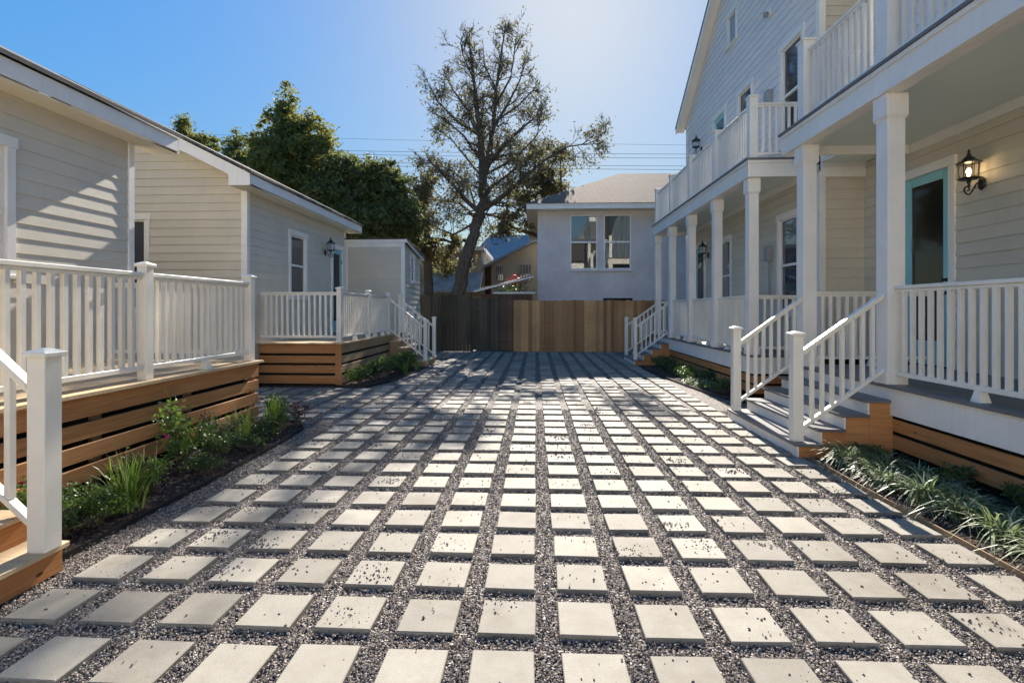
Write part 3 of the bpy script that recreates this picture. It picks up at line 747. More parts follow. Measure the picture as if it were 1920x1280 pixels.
# --- decks, fascias, ceilings
def porch(y0, y1, xw, near):
    b = MB()
    x = XF - .03
    while x < xw - .01: b.box(x, min(x + .134, xw), y0, y1, ZP - .03, ZP); x += .14
    obj('porch_floor', b, M['greydeck'], RH)
    b = MB(); b.box(XF, XF + .04, y0 + .01, y1 - .01, .47, ZP - .032); b.box(XF + .042, xw, y0 + .01, y0 + .05, .47, ZP - .032); b.box(XF + .042, xw, y1 - .05, y1 - .01, .47, ZP - .032)
    obj('porch_fascia', b, M['white'], RH, bevel=.003)
    for z0, z1 in ((.30, .43), (.12, .26)):
        b = MB(); b.box(XF + .03, XF + .06, y0 + .05, y1 - .05, z0, z1); obj('skirt_board', b, M['cedar'], RH, bevel=.003)
        b = MB(); b.box(XF + .062, xw, y0 + .03, y0 + .06, z0, z1); obj('skirt_board', b, M['cedar'], RH)
        b = MB(); b.box(XF + .062, xw, y1 - .06, y1 - .03, z0, z1); obj('skirt_board', b, M['cedar'], RH)
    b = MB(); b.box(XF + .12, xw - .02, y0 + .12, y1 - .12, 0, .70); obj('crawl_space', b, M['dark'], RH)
def gallery(y0, y1, xw):
    b = MB(); b.box(XF - .09, xw, y0, y1, ZU - .035, ZU - .003); obj('gallery_floor', b, M['greydeck'], RH)
    b = MB(); b.box(XF - .05, XF + .0, y0 + .04, y1 - .04, 3.92, ZU - .037); b.box(XF + .002, xw, y0 + .04, y0 + .09, 3.92, ZU - .037); b.box(XF + .002, xw, y1 - .09, y1 - .04, 3.92, ZU - .037)
    b.box(XF + .001, XF + .14, y0 + .092, y1 - .092, 3.92, ZU - .04)
    b.box(XF - .07, XF - .051, y0 + .02, y1 - .02, ZU - .09, ZU - .038)
    b.box(XF - .07, xw, y0 + .019, y0 + .038, ZU - .09, ZU - .038)
    obj('gallery_fascia', b, M['white'], RH, bevel=.003)
    b = MB(); b.box(XF + .142, xw - .001, y0 + .092, y1 - .092, 4.05, 4.07); obj('porch_ceiling', b, M['ceil'], RH)
    b = MB(); b.box(xw - .03, xw - .004, y0 + .093, y1 - .093, 3.92, 4.048); obj('frieze_board', b, M['white'], RH)
porch(-1.0, 7.62, XWA - .002, True); porch(9.0, 16.5, XWB - .002, False)
b = MB(); b.box(XWB - 1.2, XWA, 7.63, 8.99, ZP - .2, ZP - .02)
gallery(-1.0, 7.86, XWA - .002); gallery(9.0, 16.45, XWB - .002)
b = MB(); b.box(XWB, XWA, YC - .05, YC - .014, 3.85, 4.02); b.box(XWB, XWA, YC - .07, YC - .014, 4.021, 4.255)
obj('band_board', b, M['white'], RH)
b = MB(); b.box(XWB - .0, XWA, 7.87, YC - .014, 4.09, 4.11); obj('porch_ceiling', b, M['ceil'], RH)

def column(x0, y0, w, z0, z1, cap=.24, base=.14):
    b = MB(); cx, cy, h = x0 + w / 2, y0 + w / 2, w / 2
    b.box(cx - h, cx + h, cy - h, cy + h, z0, z1)
    if cap:
        b.box(cx - h - .022, cx + h + .022, cy - h - .022, cy + h + .022, z1 - cap, z1 - .002)
        b.hexa([(cx - h - .001, cy - h - .001, z1 - cap - .035), (cx + h + .001, cy - h - .001, z1 - cap - .035), (cx + h + .001, cy + h + .001, z1 - cap - .035), (cx - h - .001, cy + h + .001, z1 - cap - .035),
                (cx - h - .022, cy - h - .022, z1 - cap - .001), (cx + h + .022, cy - h - .022, z1 - cap - .001), (cx + h + .022, cy + h + .022, z1 - cap - .001), (cx - h - .022, cy + h + .022, z1 - cap - .001)])
    if base: b.box(cx - h - .018, cx + h + .018, cy - h - .018, cy + h + .018, z0 + .001, z0 + base)
    return obj('column', b, M['white'], RH, bevel=.004)
for y in (0.2, 2.6, 5.54, 7.28): column(XF, y, .187, ZP, 3.919)
for y in (9.13, 10.9, 12.7, 14.5, 16.2): column(XF, y, .172, ZP, 3.919)
column(XF, 5.54, .187, ZU, 7.6, base=.18, cap=.24); column(XF, 2.6, .187, ZU, 7.6)
newel(RH, XF + .09, 7.37, ZU, ZU + 1.2, .085, mat=M['white'])
b = MB(); b.box(XF - .1, XWA, -1, 7.6, 7.6, 7.9); obj('upper_beam', b, M['white'], RH)
XRR = XF + .095
# ground floor railings
railing(RH, (XRR, 2.79, ZP), (XRR, 5.54, ZP), 1.06, feet=(.30, .62))
railing(RH, (XF + .19, 7.37, ZP), (XWA - .02, 7.37, ZP), 1.06, feet=(.5,))
railing(RH, (XF + .18, 9.22, ZP), (XWB - .02, 9.22, ZP), 1.06)
for a, c in ((9.3, 10.9), (11.07, 12.7), (12.87, 14.5)): railing(RH, (XRR, a, ZP), (XRR, c, ZP), 1.06, each=False, feet=(.3, .7))
railing(RH, (XF + .18, 16.28, ZP), (XWB - .02, 16.28, ZP), 1.06, each=False)
# upper railings
railing(RH, (XRR, 2.79, ZU), (XRR, 5.54, ZU), 1.02, .09, mat=M['white'])
railing(RH, (XRR, 5.73, ZU), (XRR, 7.29, ZU), 1.02, .09, mat=M['white'])
railing(RH, (XRR + .08, 7.37, ZU), (XWA - .02, 7.37, ZU), 1.02, .09, each=False, mat=M['white'])
ys = [9.2, 10.98, 12.78, 14.58, 16.3]
for y in ys: newel(RH, XRR - .01, y, ZU, ZU + 1.16, .075, mat=M['white'])
for a, c in zip(ys[:-1], ys[1:]): railing(RH, (XRR, a + .07, ZU), (XRR, c - .07, ZU), 1.02, .09, each=False, mat=M['white'])
railing(RH, (XRR + .07, 9.2, ZU), (XWB - .02, 9.2, ZU), 1.02, .09, mat=M['white'])
# stairs
stair(RH, XF, 2.80, 5.50, 7.42, 4, ZP, -1, M['cedar'], M['greydeck'], M['white'])
newel(RH, 2.86, 5.62, .16, 1.36, .055); newel(RH, 2.86, 7.32, .16, 1.36, .055)
for yy in (5.62, 7.32): railing(RH, (2.92, yy, .16), (XF + .0, yy, ZP - .0), .99, .12, sp=.105)
stair(RH, XF, 2.80, 14.62, 16.3, 4, ZP, -1, M['cedar'], M['greydeck'], M['white'])
newel(RH, 2.86, 14.75, .16, 1.36, .05); newel(RH, 2.86, 16.2, .16, 1.36, .05)
for yy in (14.75, 16.2): railing(RH, (2.92, yy, .16), (XF + .0, yy, ZP - .0), .99, .12, each=(yy < 15))

RH.location.y += .17
# service boxes on the gable wall
def service_box(y, z, lab):
    t = thing('meter_box', lab, 'utility box', (XWB - .01, y, z - .3), 'grey boxes on the gable wall')
    b = MB(); b.box(XWB - .13, XWB - .012, y - .09, y + .09, z - .15, z + .15); obj('casing', b, M['greymetal'], t, bevel=.01)
    b = MB(); b.tube([(XWB - .06, y, z - .15), (XWB - .04, y, z - .9)], .018, 8); obj('conduit', b, M['greymetal'], t)
service_box(10.84, 5.95, 'grey utility box with a conduit on the upper gable wall')
service_box(10.84, 2.75, 'grey utility box with a conduit on the lower porch wall')
t = thing('security_camera', 'small grey dome camera high on the gable wall', 'camera', (XWB, 10.88, 7.7))
b = MB(); b.box(XWB - .05, XWB - .012, 10.82, 10.94, 7.66, 7.78); obj('mount', b, M['white'], t)
b = MB(); b.lathe((XWB - .10, 10.88, 7.62), [(.01, 0), (.045, .02), (.055, .06), (.055, .1), (.02, .12)], 12); obj('dome', b, M['greymetal'], t, smooth=True)

# ------------------------------------------------------------------ lanterns
def lantern(xw, y, z, nx, lab, lit=False):
    """wall x, y, z of the back plate centre; nx = outward direction"""
    t = thing('wall_lantern', lab, 'lantern', (xw, y, z), 'black wall lanterns')
    cx = xw + nx * .20
    b = MB(); b.lathe((0, 0, 0), [(.0, 0), (.07, .0), (.075, .012), (.05, .03), (.02, .035)], 14)
    b.v = [(xw + nx * (.015 + vz), y + vx * .85, z + vy * 1.35) for vx, vy, vz in b.v]
    obj('back_plate', b, M['black'], t, smooth=True)
    b = MB()
    sp = [(xw + nx * .03, y, z + .01), (xw + nx * .09, y, z + .0), (xw + nx * .14, y, z - .09), (xw + nx * .20, y, z - .16), (xw + nx * .26, y, z - .12), (xw + nx * .255, y, z - .06), (xw + nx * .21, y, z - .05), (xw + nx * .195, y, z - .09), (xw + nx * .22, y, z - .105)]
    # smooth the scroll
    pts = []
    for i in range(len(sp) - 1):
        p0, p1, p2, p3 = [Vector(sp[max(0, min(len(sp) - 1, k))]) for k in (i - 1, i, i + 1, i + 2)]
        for k in range(5):
            u = k / 5.0; pts.append(.5 * ((2 * p1) + (-p0 + p2) * u + (2 * p0 - 5 * p1 + 4 * p2 - p3) * u * u + (-p0 + 3 * p1 - 3 * p2 + p3) * u ** 3))
    pts.append(Vector(sp[-1])); b.tube(pts, .011, 6)
    b.lathe((cx, y, z - .06), [(.012, 0), (.022, .02), (.014, .05), (.03, .08), (.02, .1)], 10)
    obj('bracket', b, M['black'], t, smooth=True)
    zb = z + .04
    b = MB(); b.lathe((cx, y, zb), [(.03, 0), (.11, .012), (.13, .03), (.13, .042), (.10, .045)], 8)
    rt = .125
    for k in range(8):
        a = 2 * math.pi * (k + .5) / 8; b.tube([(cx + .112 * math.cos(a), y + .112 * math.sin(a), zb + .04), (cx + rt * math.cos(a), y + rt * math.sin(a), zb + .25)], .006, 5)
    b.lathe((cx, y, zb + .245), [(.12, 0), (.15, .005), (.152, .022), (.128, .03), (.11, .025)], 8)
    obj('cage', b, M['black'], t)
    b = MB(); b.lathe((cx, y, zb + .268), [(.118, 0), (.075, .05), (.04, .085), (.026, .10), (.03, .115), (.012, .135), (.02, .155), (.004, .19)], 8); obj('roof', b, M['black'], t)
    b = MB(); b.lathe((cx, y, zb + .045), [(.02, 0), (.02, .05), (.030, .07), (.034, .095), (.02, .125), (.006, .14)], 12); obj('bulb', b, M['bulb'] if lit else M['bulboff'], t, smooth=True)
    t.scale = (.86, .86, .86)
    if lit:
        ld = bpy.data.lights.new('lantern_glow', 'POINT'); ld.energy = .3; ld.color = (1, .68, .35); ld.shadow_soft_size = .05
        lo = bpy.data.objects.new('lantern_glow', ld); COL.objects.link(lo); lo.parent = t; lo.location = (nx * .20, 0, .23)
lantern(XWA - .014, 6.69, 3.17, -1, 'lit black lantern on the near right wall beside the turquoise door', True)
lantern(XWB - .014, 14.64, 3.1, -1, 'black lantern by the far door of the lower right porch')
lantern(XWB - .014, 15.22, 6.25, -1, 'black lantern above the far end of the upper right railing')
lantern(XL + .014, 13.89, 3.15, 1, 'black lantern on the left blue-grey wall beside the door')

# ------------------------------------------------------------------ back: fences
YFN = 19.4
def fence(x0, x1, z1, mat, label, y=YFN, bw=.14):
    t = thing('wooden_fence', label, 'fence', ((x0 + x1) / 2, y, 0), 'back fences')
    b = MB(); x = x0
    while x < x1 - .02:
        e = min(x + bw - .004, x1); top = z1 + rnd.uniform(-.016, .016); d = rnd.uniform(0, .006)
        b.box(x, e, y - d, y + .02, 0, top); x += bw
    obj('pickets', b, mat, t)
    b = MB()
    for z in (.3, 1.0, z1 - .3): b.box(x0, x1, y + .021, y + .06, z, z + .09)
    obj('back_rails', b, mat, t); return t
xm = (963 - 1004) / 965 * YFN
fence(xm, 4.86, 1.93, M['fence'], 'golden brown board fence below the stucco house')
fence(-8.5, at(885, 600, YFN).x, 2.13, M['fencedark'], 'dark weathered board fence behind the far left steps')
tg = thing('wooden_gate', 'dark brown double board gate between the two back fences', 'gate', (-1.6, YFN, 0))
x0 = at(886, 600, YFN).x; xa = at(938, 600, YFN).x
b = MB(); x = x0
while x < xa - .01: b.box(x, min(x + .136, xa), YFN - .03, YFN, .06, 2.02 + rnd.uniform(-.005, .005)); x += .14
obj('gate_panel', b, M['fencedark'], tg)
b = MB(); x = xa + .01
while x < xm - .05: b.box(x, min(x + .136, xm - .04), YFN - .02, YFN + .01, .04, 2.02); x += .14
obj('gate_panel', b, M['fencemid'], tg)
b = MB()
for x in (x0 - .03, xa, xm - .03): b.box(x - .045, x + .045, YFN + .011, YFN + .1, 0, 2.1)
obj('gate_post', b, M['fencedark'], tg)
b = MB()
for z in (.35, 1.65):
    for x in (x0, xa + .02): b.box(x, x + .3, YFN - .036, YFN - .031, z, z + .035)
obj('strap_hinges', b, M['black'], tg)
# post caps on the dark fence
b = MB()

# ------------------------------------------------------------------ stucco house
YS = 21.6
SH = thing('house', 'grey stucco house with brown hip roof behind the back fence', 'house', (4, YS + 4, 0))
XS0 = at(1008, 500, YS).x; zes = at(1100, 392, YS).z
Ws = Wall((XS0, YS), (9.0, YS), (0, -1))
wx0, wx1 = at(1069, 450, YS).x, at(1183, 450, YS).x; wz0, wz1 = at(1100, 505, YS).z, at(1100, 403, YS).z
b = MB()
a0, a1 = wx0, wx1
b.box(XS0, a0, YS, YS + .2, 0, zes); b.box(a1, 9, YS, YS + .2, 0, zes); b.box(a0, a1, YS, YS + .2, 0, wz0); b.box(a0, a1, YS, YS + .2, wz1, zes)
b.box(XS0, XS0 + .2, YS + .2, YS + 9, 0, zes); b.box(XS0, 9, YS + 9, YS + 9.2, 0, zes)
obj('stucco_wall', b, M['stucco'], SH)
b = MB(); xm_ = (wx0 + wx1) / 2; mw = .13
for (p, q) in ((wx0, xm_ - mw), (xm_ + mw, wx1)):
    f = MB(); t_ = .05
    f.box(p, p + t_, YS - .02, YS + .06, wz0, wz1); f.box(q - t_, q, YS - .02, YS + .06, wz0, wz1)
    f.box(p + t_, q - t_, YS - .02, YS + .06, wz1 - t_, wz1); f.box(p + t_, q - t_, YS - .02, YS + .06, wz0, wz0 + t_)
    zm = (wz0 + wz1) / 2; f.box(p + t_, q - t_, YS - .025, YS + .05, zm - .035, zm + .035)
    win = obj('window', f, M['white'], SH, bevel=.004)
    for (za, zb) in ((wz0 + t_, zm - .035), (zm + .035, wz1 - t_)):
        k = MB(); k.box(p + t_, q - t_, YS + .02, YS + .03, za, zb); obj('pane', k, M['clear'], win)
b = MB(); b.box(xm_ - mw, xm_ + mw, YS - .015, YS + .1, wz0, wz1); obj('window_mullion', b, M['stucco'], SH)
b = MB(); b.box(wx0 - .06, wx1 + .06, YS - .07, YS + .0 - .001, wz0 - .1, wz0 - .002); obj('window_sill', b, M['stucco'], SH, bevel=.01)
b = MB(); b.box(wx0 - .2, wx1 + .2, YS + .9, YS + .92, wz0 - .5, wz1 + .3); obj('room', b, M['dark'], SH)
k = MB(); nseg = 60     # draped curtain in the right-hand window, drawn diagonally aside
def sheet(k, xa, xb, ztop, zbot, yy, amp, nf, tie=None):
    N = 50; Mz = 14; n0 = len(k.v)
    for j in range(Mz + 1):
        for i in range(N + 1):
            u = i / N; v = j / Mz
            xl = xa if tie is None else xa + (tie - xa) * (v ** .6)
            x = xl + (xb - xl) * u; k.v.append((x, yy + amp * math.sin(u * nf * 6.283 + v), ztop + (zbot - ztop) * v))
    for j in range(Mz):
        for i in range(N):
            a = n0 + j * (N + 1) + i; k.f.append((a, a + 1, a + N + 2, a + N + 1)); k.m.append(0)
sheet(k, xm_ + .75, wx1 - .03, wz1 - .03, wz0 + .5, YS + .18, .03, 5, xm_ + .3)
sheet(k, xm_ + .14, xm_ + .32, wz0 + 1.1, wz0 + .08, YS + .16, .02, 2)
curt = paint('curtain_cloth', (.75, .75, .70), .9, .05, 0)
obj('curtain', k, curt, SH, smooth=True)
k = MB(); k.box(wx0 + .06, xm_ - mw - .06, YS + .12, YS + .13, (wz0 + wz1) / 2 + .02, wz1 - .05); obj('blind', k, paint('blind', (.5, .52, .52), .7, .12, .4), SH)
k = MB(); k.box(at(1131, 550, YS).x, at(1186, 550, YS).x, YS - .03, YS - .002, 1.62, 2.06); obj('crawl_vent', k, M['dark'], SH)
# eaves and hip roof
ye = YS - .55; xe = at(987, 384, ye).x; zt_ = at(1100, 381, ye).z; zb_ = at(1100, 391, ye).z
b = MB(); b.box(xe, 9.5, ye, ye + .03, zb_, zt_); b.box(xe, xe + .03, ye + .031, ye + 10, zb_, zt_); obj('fascia', b, M['white'], SH)
b = MB(); b.box(xe + .032, 9.5, ye + .032, YS + .1, zb_ + .0, zb_ + .02); b.box(xe + .032, XS0 + .05, YS + .101, YS + 9, zb_, zb_ + .02); obj('soffit', b, M['soffit'], SH)
d_ = 4.47; rz_ = at(1160, 326, ye + d_).z
b = MB(); o1 = (xe - .03, ye - .04, zt_ + .01); r1 = (xe + d_, ye + d_, rz_); xr = 12.0
b.face([o1, (xr, ye - .04, zt_ + .01), (xr, ye + d_, rz_), r1]); b.face([(xe - .03, ye + 2 * d_, zt_ + .01), o1, r1]); b.face([(xr, ye + 2 * d_, zt_ + .01), (xe - .03, ye + 2 * d_, zt_ + .01), r1, (xr, ye + d_, rz_)])
b.face([(xe - .03, ye - .04, zt_ + .0), (xr, ye - .04, zt_ + .0), (xr, ye - .04, zt_ + .01), o1])
obj('roof', b, M['shingle'], SH)

# ------------------------------------------------------------------ small far buildings
SHD = thing('shed', 'low dark lean-to shed with pale roof edge behind the gate', 'shed', (-1.2, 21, 0))
p1 = at(888, 548, 20.6); p2 = at(1000, 520, 20.6)
b = MB(); b.prism([(p1.x, 20.6, p1.z), (p2.x, 20.6, p2.z), (p2.x, 20.6, p2.z + .06), (p1.x, 20.6, p1.z + .06)], (0, .05, 0)); obj('roof_edge', b, M['white'], SHD)
b = MB(); b.prism([(p1.x + .02, 20.66, p1.z - .03), (p2.x, 20.66, p2.z - .03), (p2.x, 20.66, p2.z + .05), (p1.x + .02, 20.66, p1.z + .05)], (0, 2.2, .2)); obj('roof', b, M['shingle'], SHD)
b = MB(); b.box(p1.x + .25, p2.x - .05, 20.9, 22.6, 0, 2.2); obj('shed_wall', b, M['fencemid'], SHD)
q1 = at(925, 549, 20.2); q2 = at(1003, 548, 20.2)
b = MB(); b.box(q1.x, q2.x, 20.2, 20.26, q1.z - .03, q1.z + .03); obj('gutter', b, M['white'], SHD)

CT = thing('cottage', 'beige gabled cottage with shuttered windows beyond the gate', 'house', (0, 33, 0))
YT = 32.0
def atz(px, py): return at(px, py, YT)
A_ = atz(905, 520); E1 = atz(921, 497); AP = atz(1003, 455)
b = MB(); b.prism([(E1.x, YT, 0), (2 * AP.x - E1.x, YT, 0), (2 * AP.x - E1.x, YT, E1.z), (AP.x, YT, AP.z), (E1.x, YT, E1.z)], (0, 7, 0)); obj('wall', b, M['beige'], CT)
b = MB()
for s in (1, -1):
    ex = AP.x - s * (AP.x - E1.x + .45); ez = E1.z - .45 * (AP.z - E1.z) / (AP.x - E1.x)
    b.prism([(ex, YT - .4, ez), (AP.x, YT - .4, AP.z + .02), (AP.x, YT - .4, AP.z + .18), (ex, YT - .4, ez + .16)][::s], (0, 7.8, 0))
obj('roof', b, M['bluemetal'], CT)
for (pa, pb, y0_, y1_, lab) in ((975, 996, 495, 527, 'louvred shutter window'), (930, 944, 498, 527, 'dark window')):
    a_, c_ = atz(pa, y1_), atz(pb, y0_); b = MB(); b.box(a_.x, c_.x, YT - .08, YT - .01, a_.z, c_.z)
    w_ = obj('window', b, M['greymetal'], CT); k = MB(); n_ = 4
    for i in range(n_): xx = a_.x + (c_.x - a_.x) * (i + .2) / n_; k.box(xx, xx + (c_.x - a_.x) / n_ * .6, YT - .1, YT - .081, a_.z + .06, c_.z - .06)
    obj('pane', k, M['glass'], w_)
a_, c_ = atz(906, 530), atz(921, 498); b = MB(); b.box(a_.x - .3, c_.x + .1, YT + .5, YT + 2, 0, c_.z); obj('side_porch', b, M['fencemid'], CT)

BR = thing('metal_roofed_house', 'house with a broad blue metal roof behind the beige cottage', 'house', (-1.5, 41, 0))
YR = 39.0; a_, c_ = at(872, 492, YR), at(1040, 440, YR + 3.5)
b = MB(); b.face([(a_.x, YR, a_.z), (c_.x, YR, a_.z), (c_.x, YR + 3.5, c_.z), (a_.x + 1.6, YR + 3.5, c_.z)]); b.face([(c_.x, YR + 7, a_.z), (a_.x, YR + 7, a_.z), (a_.x + 1.6, YR + 3.5, c_.z), (c_.x, YR + 3.5, c_.z)]); b.face([(a_.x, YR + 7, a_.z), (a_.x, YR, a_.z), (a_.x + 1.6, YR + 3.5, c_.z)])
for i in range(14):
    xx = a_.x + 1.8 + i * .4
    if xx < c_.x: b.beam((xx, YR, a_.z + .05), (xx, YR + 3.5, c_.z + .05), .04, .06)
obj('roof', b, M['bluemetal'], BR)
b = MB(); b.box(a_.x + .4, c_.x - .1, YR + .4, YR + 6.6, 0, a_.z); obj('wall', b, M['stucco'], BR)
TB = thing('building', 'pale brick building with grey shingled porch roof behind the dark fence', 'building', (-6, 31, 0))
YB = 30.0; a_, c_ = at(770, 552, YB), at(902, 470, YB)
b = MB(); b.box(a_.x, c_.x, YB, YB + 6, 0, c_.z); obj('wall', b, M['tan'], TB)
b = MB(); b.box(a_.x - .2, c_.x + .2, YB - .3, YB + 6.3, c_.z, c_.z + .22); obj('cornice', b, M['white'], TB)
e1, e2 = at(790, 545, YB - 1.6), at(905, 510, YB)
b = MB(); b.prism([(e1.x, YB - 1.6, e1.z), (e1.x, YB - .001, e2.z), (e1.x, YB - .001, e2.z - .1), (e1.x, YB - 1.6, e1.z - .1)], (e2.x - e1.x, 0, 0)); obj('porch_roof', b, paint('pale_shingles', (.40, .37, .34), .9, .3, .3), TB)
for pa in (805, 838, 872):
    p_, q_ = at(pa, 505, YB), at(pa + 15, 480, YB); b = MB(); b.box(p_.x, q_.x, YB - .04, YB - .003, p_.z, q_.z); w_ = obj('window', b, M['white'], TB)
    k = MB(); k.box(p_.x + .07, q_.x - .07, YB - .06, YB - .041, p_.z + .07, q_.z - .07); obj('pane', k, M['glass'], w_)
# red blossoms by the cottage
def leafquad(b, c, s, r=rnd, asp=.5, nrm=None):
    d = Vector((r.gauss(0, 1), r.gauss(0, 1), r.gauss(0, 1)))
    if d.length < .01: d = Vector((1, 0, 0))
    d.normalize(); e = d.cross(Vector((r.gauss(0, 1), r.gauss(0, 1), r.gauss(0, 1)))); 
    if e.length < .01: return
    e.normalize(); n = len(b.v); c = Vector(c)
    b.v += [tuple(c - d * s), tuple(c + e * s * asp - d * s * .1), tuple(c + d * s), tuple(c - e * s * asp - d * s * .1)]
    b.f.append((n, n + 1, n + 2, n + 3)); b.m.append(b.cur)
t = thing('flowering_shrub', 'red flowering bush rising behind the gate', 'bush', at(965, 545, 23.5))
c0 = at(965, 524, 23.5); b = MB()
for i in range(160): leafquad(b, c0 + Vector((rnd.gauss(0, .13), rnd.gauss(0, .13), rnd.gauss(0, .11))), .05)
obj('blossoms', b, M['petal'], t)
b = MB()
for i in range(300): leafquad(b, c0 + Vector((rnd.gauss(0, .3), rnd.gauss(0, .2), rnd.gauss(-.35, .2))), .06)
obj('leaves', b, M['leafbed'], t)

# ------------------------------------------------------------------ trees
def branch_rec(mb, tips, p, d, L, r, lvl, R_, spread=.6, up=.15, seg=4, kids=(3, 5), env=None, minr=.006):
    pts = [p]; q = Vector(p); dd = Vector(d).normalized(); rr = [r]
    for i in range(seg):
        dd = (dd + Vector((R_.gauss(0, .16), R_.gauss(0, .16), R_.gauss(0, .12) + up * .25))).normalized()
        q = q + dd * (L / seg); pts.append(q.copy()); rr.append(max(r * (1 - .6 * (i + 1) / seg), minr * .7))
    if env and not env(q): pts = pts[:max(2, len(pts) - 2)]; rr = rr[:len(pts)]
    mb.tube(pts, rr, 4 if lvl < 2 else 3, cap=False)
    if lvl >= 3: tips.append((pts[-1], dd)); tips.append((pts[len(pts) // 2], dd)); return
    k = R_.randint(*kids)
    for i in range(k):
        t = R_.uniform(.3, 1.0); idx = min(int(t * (len(pts) - 1)), len(pts) - 2); f = t * (len(pts) - 1) - idx
        pos = pts[idx].lerp(pts[idx + 1], min(f, 1))
        nd = (dd + Vector((R_.gauss(0, spread), R_.gauss(0, spread), R_.gauss(0, spread * .8) + up))).normalized()
        branch_rec(mb, tips, pos, nd, L * R_.uniform(.45, .7), max(rr[idx] * .6, minr), lvl + 1, R_, spread, up, seg, kids, env, minr)
    tips.append((pts[-1], dd))

def limb_tree(name, label, cat, Y, limbs, leafmat_, seed, leaves_per_tip, leafsize, env=None, Lk=2.2, group=None, thin=lambda p: 1.0, mats=None, kids=(3, 5), dk=1.0):
    R_ = random.Random(seed); base = limbs[0][0][0]
    b0 = at(base[0], base[1], Y + base[2]) if len(base) > 2 else at(base[0], base[1], Y); b0.z = 0
    t = thing(name, label, cat, b0, group); mb = MB(); tips = []
    for pts, r0, r1, dens in limbs:
        P = []
        for p in pts: P.append(at(p[0], p[1], Y + (p[2] if len(p) > 2 else 0)))
        if pts is limbs[0][0]: P = [Vector((P[0].x, P[0].y, -.05))] + P
        # resample with wobble
        Q = []; 
        for a, c in zip(P[:-1], P[1:]):
            for k in range(4): Q.append(a.lerp(c, k / 4.0) + Vector((R_.gauss(0, r0 * .12), R_.gauss(0, r0 * .12), 0)) * (0 if k == 0 else 1))
        Q.append(P[-1]); n = len(Q); rad = [r0 + (r1 - r0) * i / (n - 1.0) for i in range(n)]
        mb.tube(Q, rad, 8 if r0 > .08 else 5)
        cnt = int(dens * dk)
        for i in range(cnt):
            u = R_.uniform(.1, 1); idx = min(int(u * (n - 1)), n - 2); pos = Q[idx]
            ax = (Q[idx + 1] - Q[idx]).normalized()
            nd = (ax * .6 + Vector((R_.gauss(0, .8), R_.gauss(0, .8), R_.gauss(.1, .5)))).normalized()
            branch_rec(mb, tips, pos, nd, Lk * R_.uniform(.5, 1.0) * (1.15 - .6 * u), max(rad[idx] * .4, .02), 1, R_, .6, .12, 4, kids, env, .010)
        tips.append((Q[-1], Vector((0, 0, 1))))
    obj('trunk', mb, M['bark'], t)
    lb = MB()
    for (p, d) in tips:
        k = leaves_per_tip * thin(p)
        k = int(k) + (1 if R_.random() < k - int(k) else 0)
        for i in range(k):
            leafquad(lb, p + Vector((R_.gauss(0, .16), R_.gauss(0, .16), R_.gauss(-.05, .14))), leafsize * R_.uniform(.6, 1.2), R_, .5)
    obj('crown', lb, leafmat_, t)
    return t, len(tips)

mainlimbs = [
 ([(858, 552), (868, 505), (885, 450), (900, 405), (905, 350)], .36, .20, 2),
 ([(905, 350), (905, 300), (900, 250), (893, 190), (885, 110), (880, 60)], .20, .03, 20),
 ([(905, 345), (918, 290), (925, 240), (930, 170), (940, 100), (948, 50)], .16, .02, 18),
 ([(915, 310, 0), (950, 265, -.5), (985, 235, -1), (1010, 215, -1)], .12, .02, 13),
 ([(905, 270), (880, 210, .6), (850, 170, 1), (830, 130, 1.2)], .10, .015, 12),
 ([(900, 255), (860, 230), (820, 190, -.5), (800, 150, -.8)], .08, .012, 9),
 ([(925, 240), (955, 190, .5), (975, 150, .8), (985, 120, 1)], .08, .012, 11),
 ([(900, 400), (868, 370, -.6), (835, 330, -1), (800, 295, -1.5)], .13, .02, 15),
 ([(897, 412), (860, 380, .8), (820, 375, 1.2), (785, 360, 1.5)], .09, .015, 12),
 ([(902, 395), (940, 370, -.5), (975, 340, -1), (1020, 300, -1.2), (1060, 280, -1.2)], .14, .03, 17),
 ([(1020, 300, -1.2), (1065, 275, -1), (1100, 270, -1), (1125, 262, -1)], .05, .01, 9),
 ([(910, 360), (950, 330, 1), (985, 300, 1.4), (1005, 280, 1.6)], .10, .02, 12),
 ([(895, 415), (850, 440, -.5), (825, 430, -.8), (800, 420, -1)], .07, .012, 7),
 ([(905, 400), (945, 410, .5), (975, 400, .8)], .07, .012, 7),
 ([(902, 330), (870, 290, .5), (845, 260, .8), (812, 240, 1)], .07, .01, 6),
 ([(928, 200), (958, 145, -.4), (965, 95, -.6), (968, 62, -.6)], .06, .01, 7),
 ([(888, 150), (868, 105, -.5), (866, 72, -.6)], .05, .01, 5),
 ([(915, 325), (960, 300, -.8), (1000, 262, -1.2), (1022, 232, -1.4)], .07, .01, 7),
 ([(900, 300), (870, 255, -.8), (835, 225, -1.2), (806, 205, -1.4)], .06, .01, 6),
 ([(930, 170), (908, 120, .6), (905, 72, .8)], .05, .01, 6),
 ([(925, 230), (970, 200, .8), (1000, 170, 1), (1014, 150, 1)], .06, .01, 6),
 ([(898, 410), (880, 350, 1), (850, 320, 1.4), (820, 310, 1.6)], .06, .01, 6),
 ([(905, 380), (930, 340, 1.2), (955, 300, 1.6)], .06, .01, 6),
]
def thin_main(p):
    z = p.z
    if z > 12.0: return .3
    if z > 10: return .5
    if z > 8: return .8
    return 1.0
limb_tree('tree', 'tall half-bare autumn tree with leaning trunk beyond the gate', 'tree', 24.0, mainlimbs, M['leafautumn'], 11, 0.85, .085, Lk=1.35, kids=(4, 6), dk=1.45, thin=thin_main, group=None)

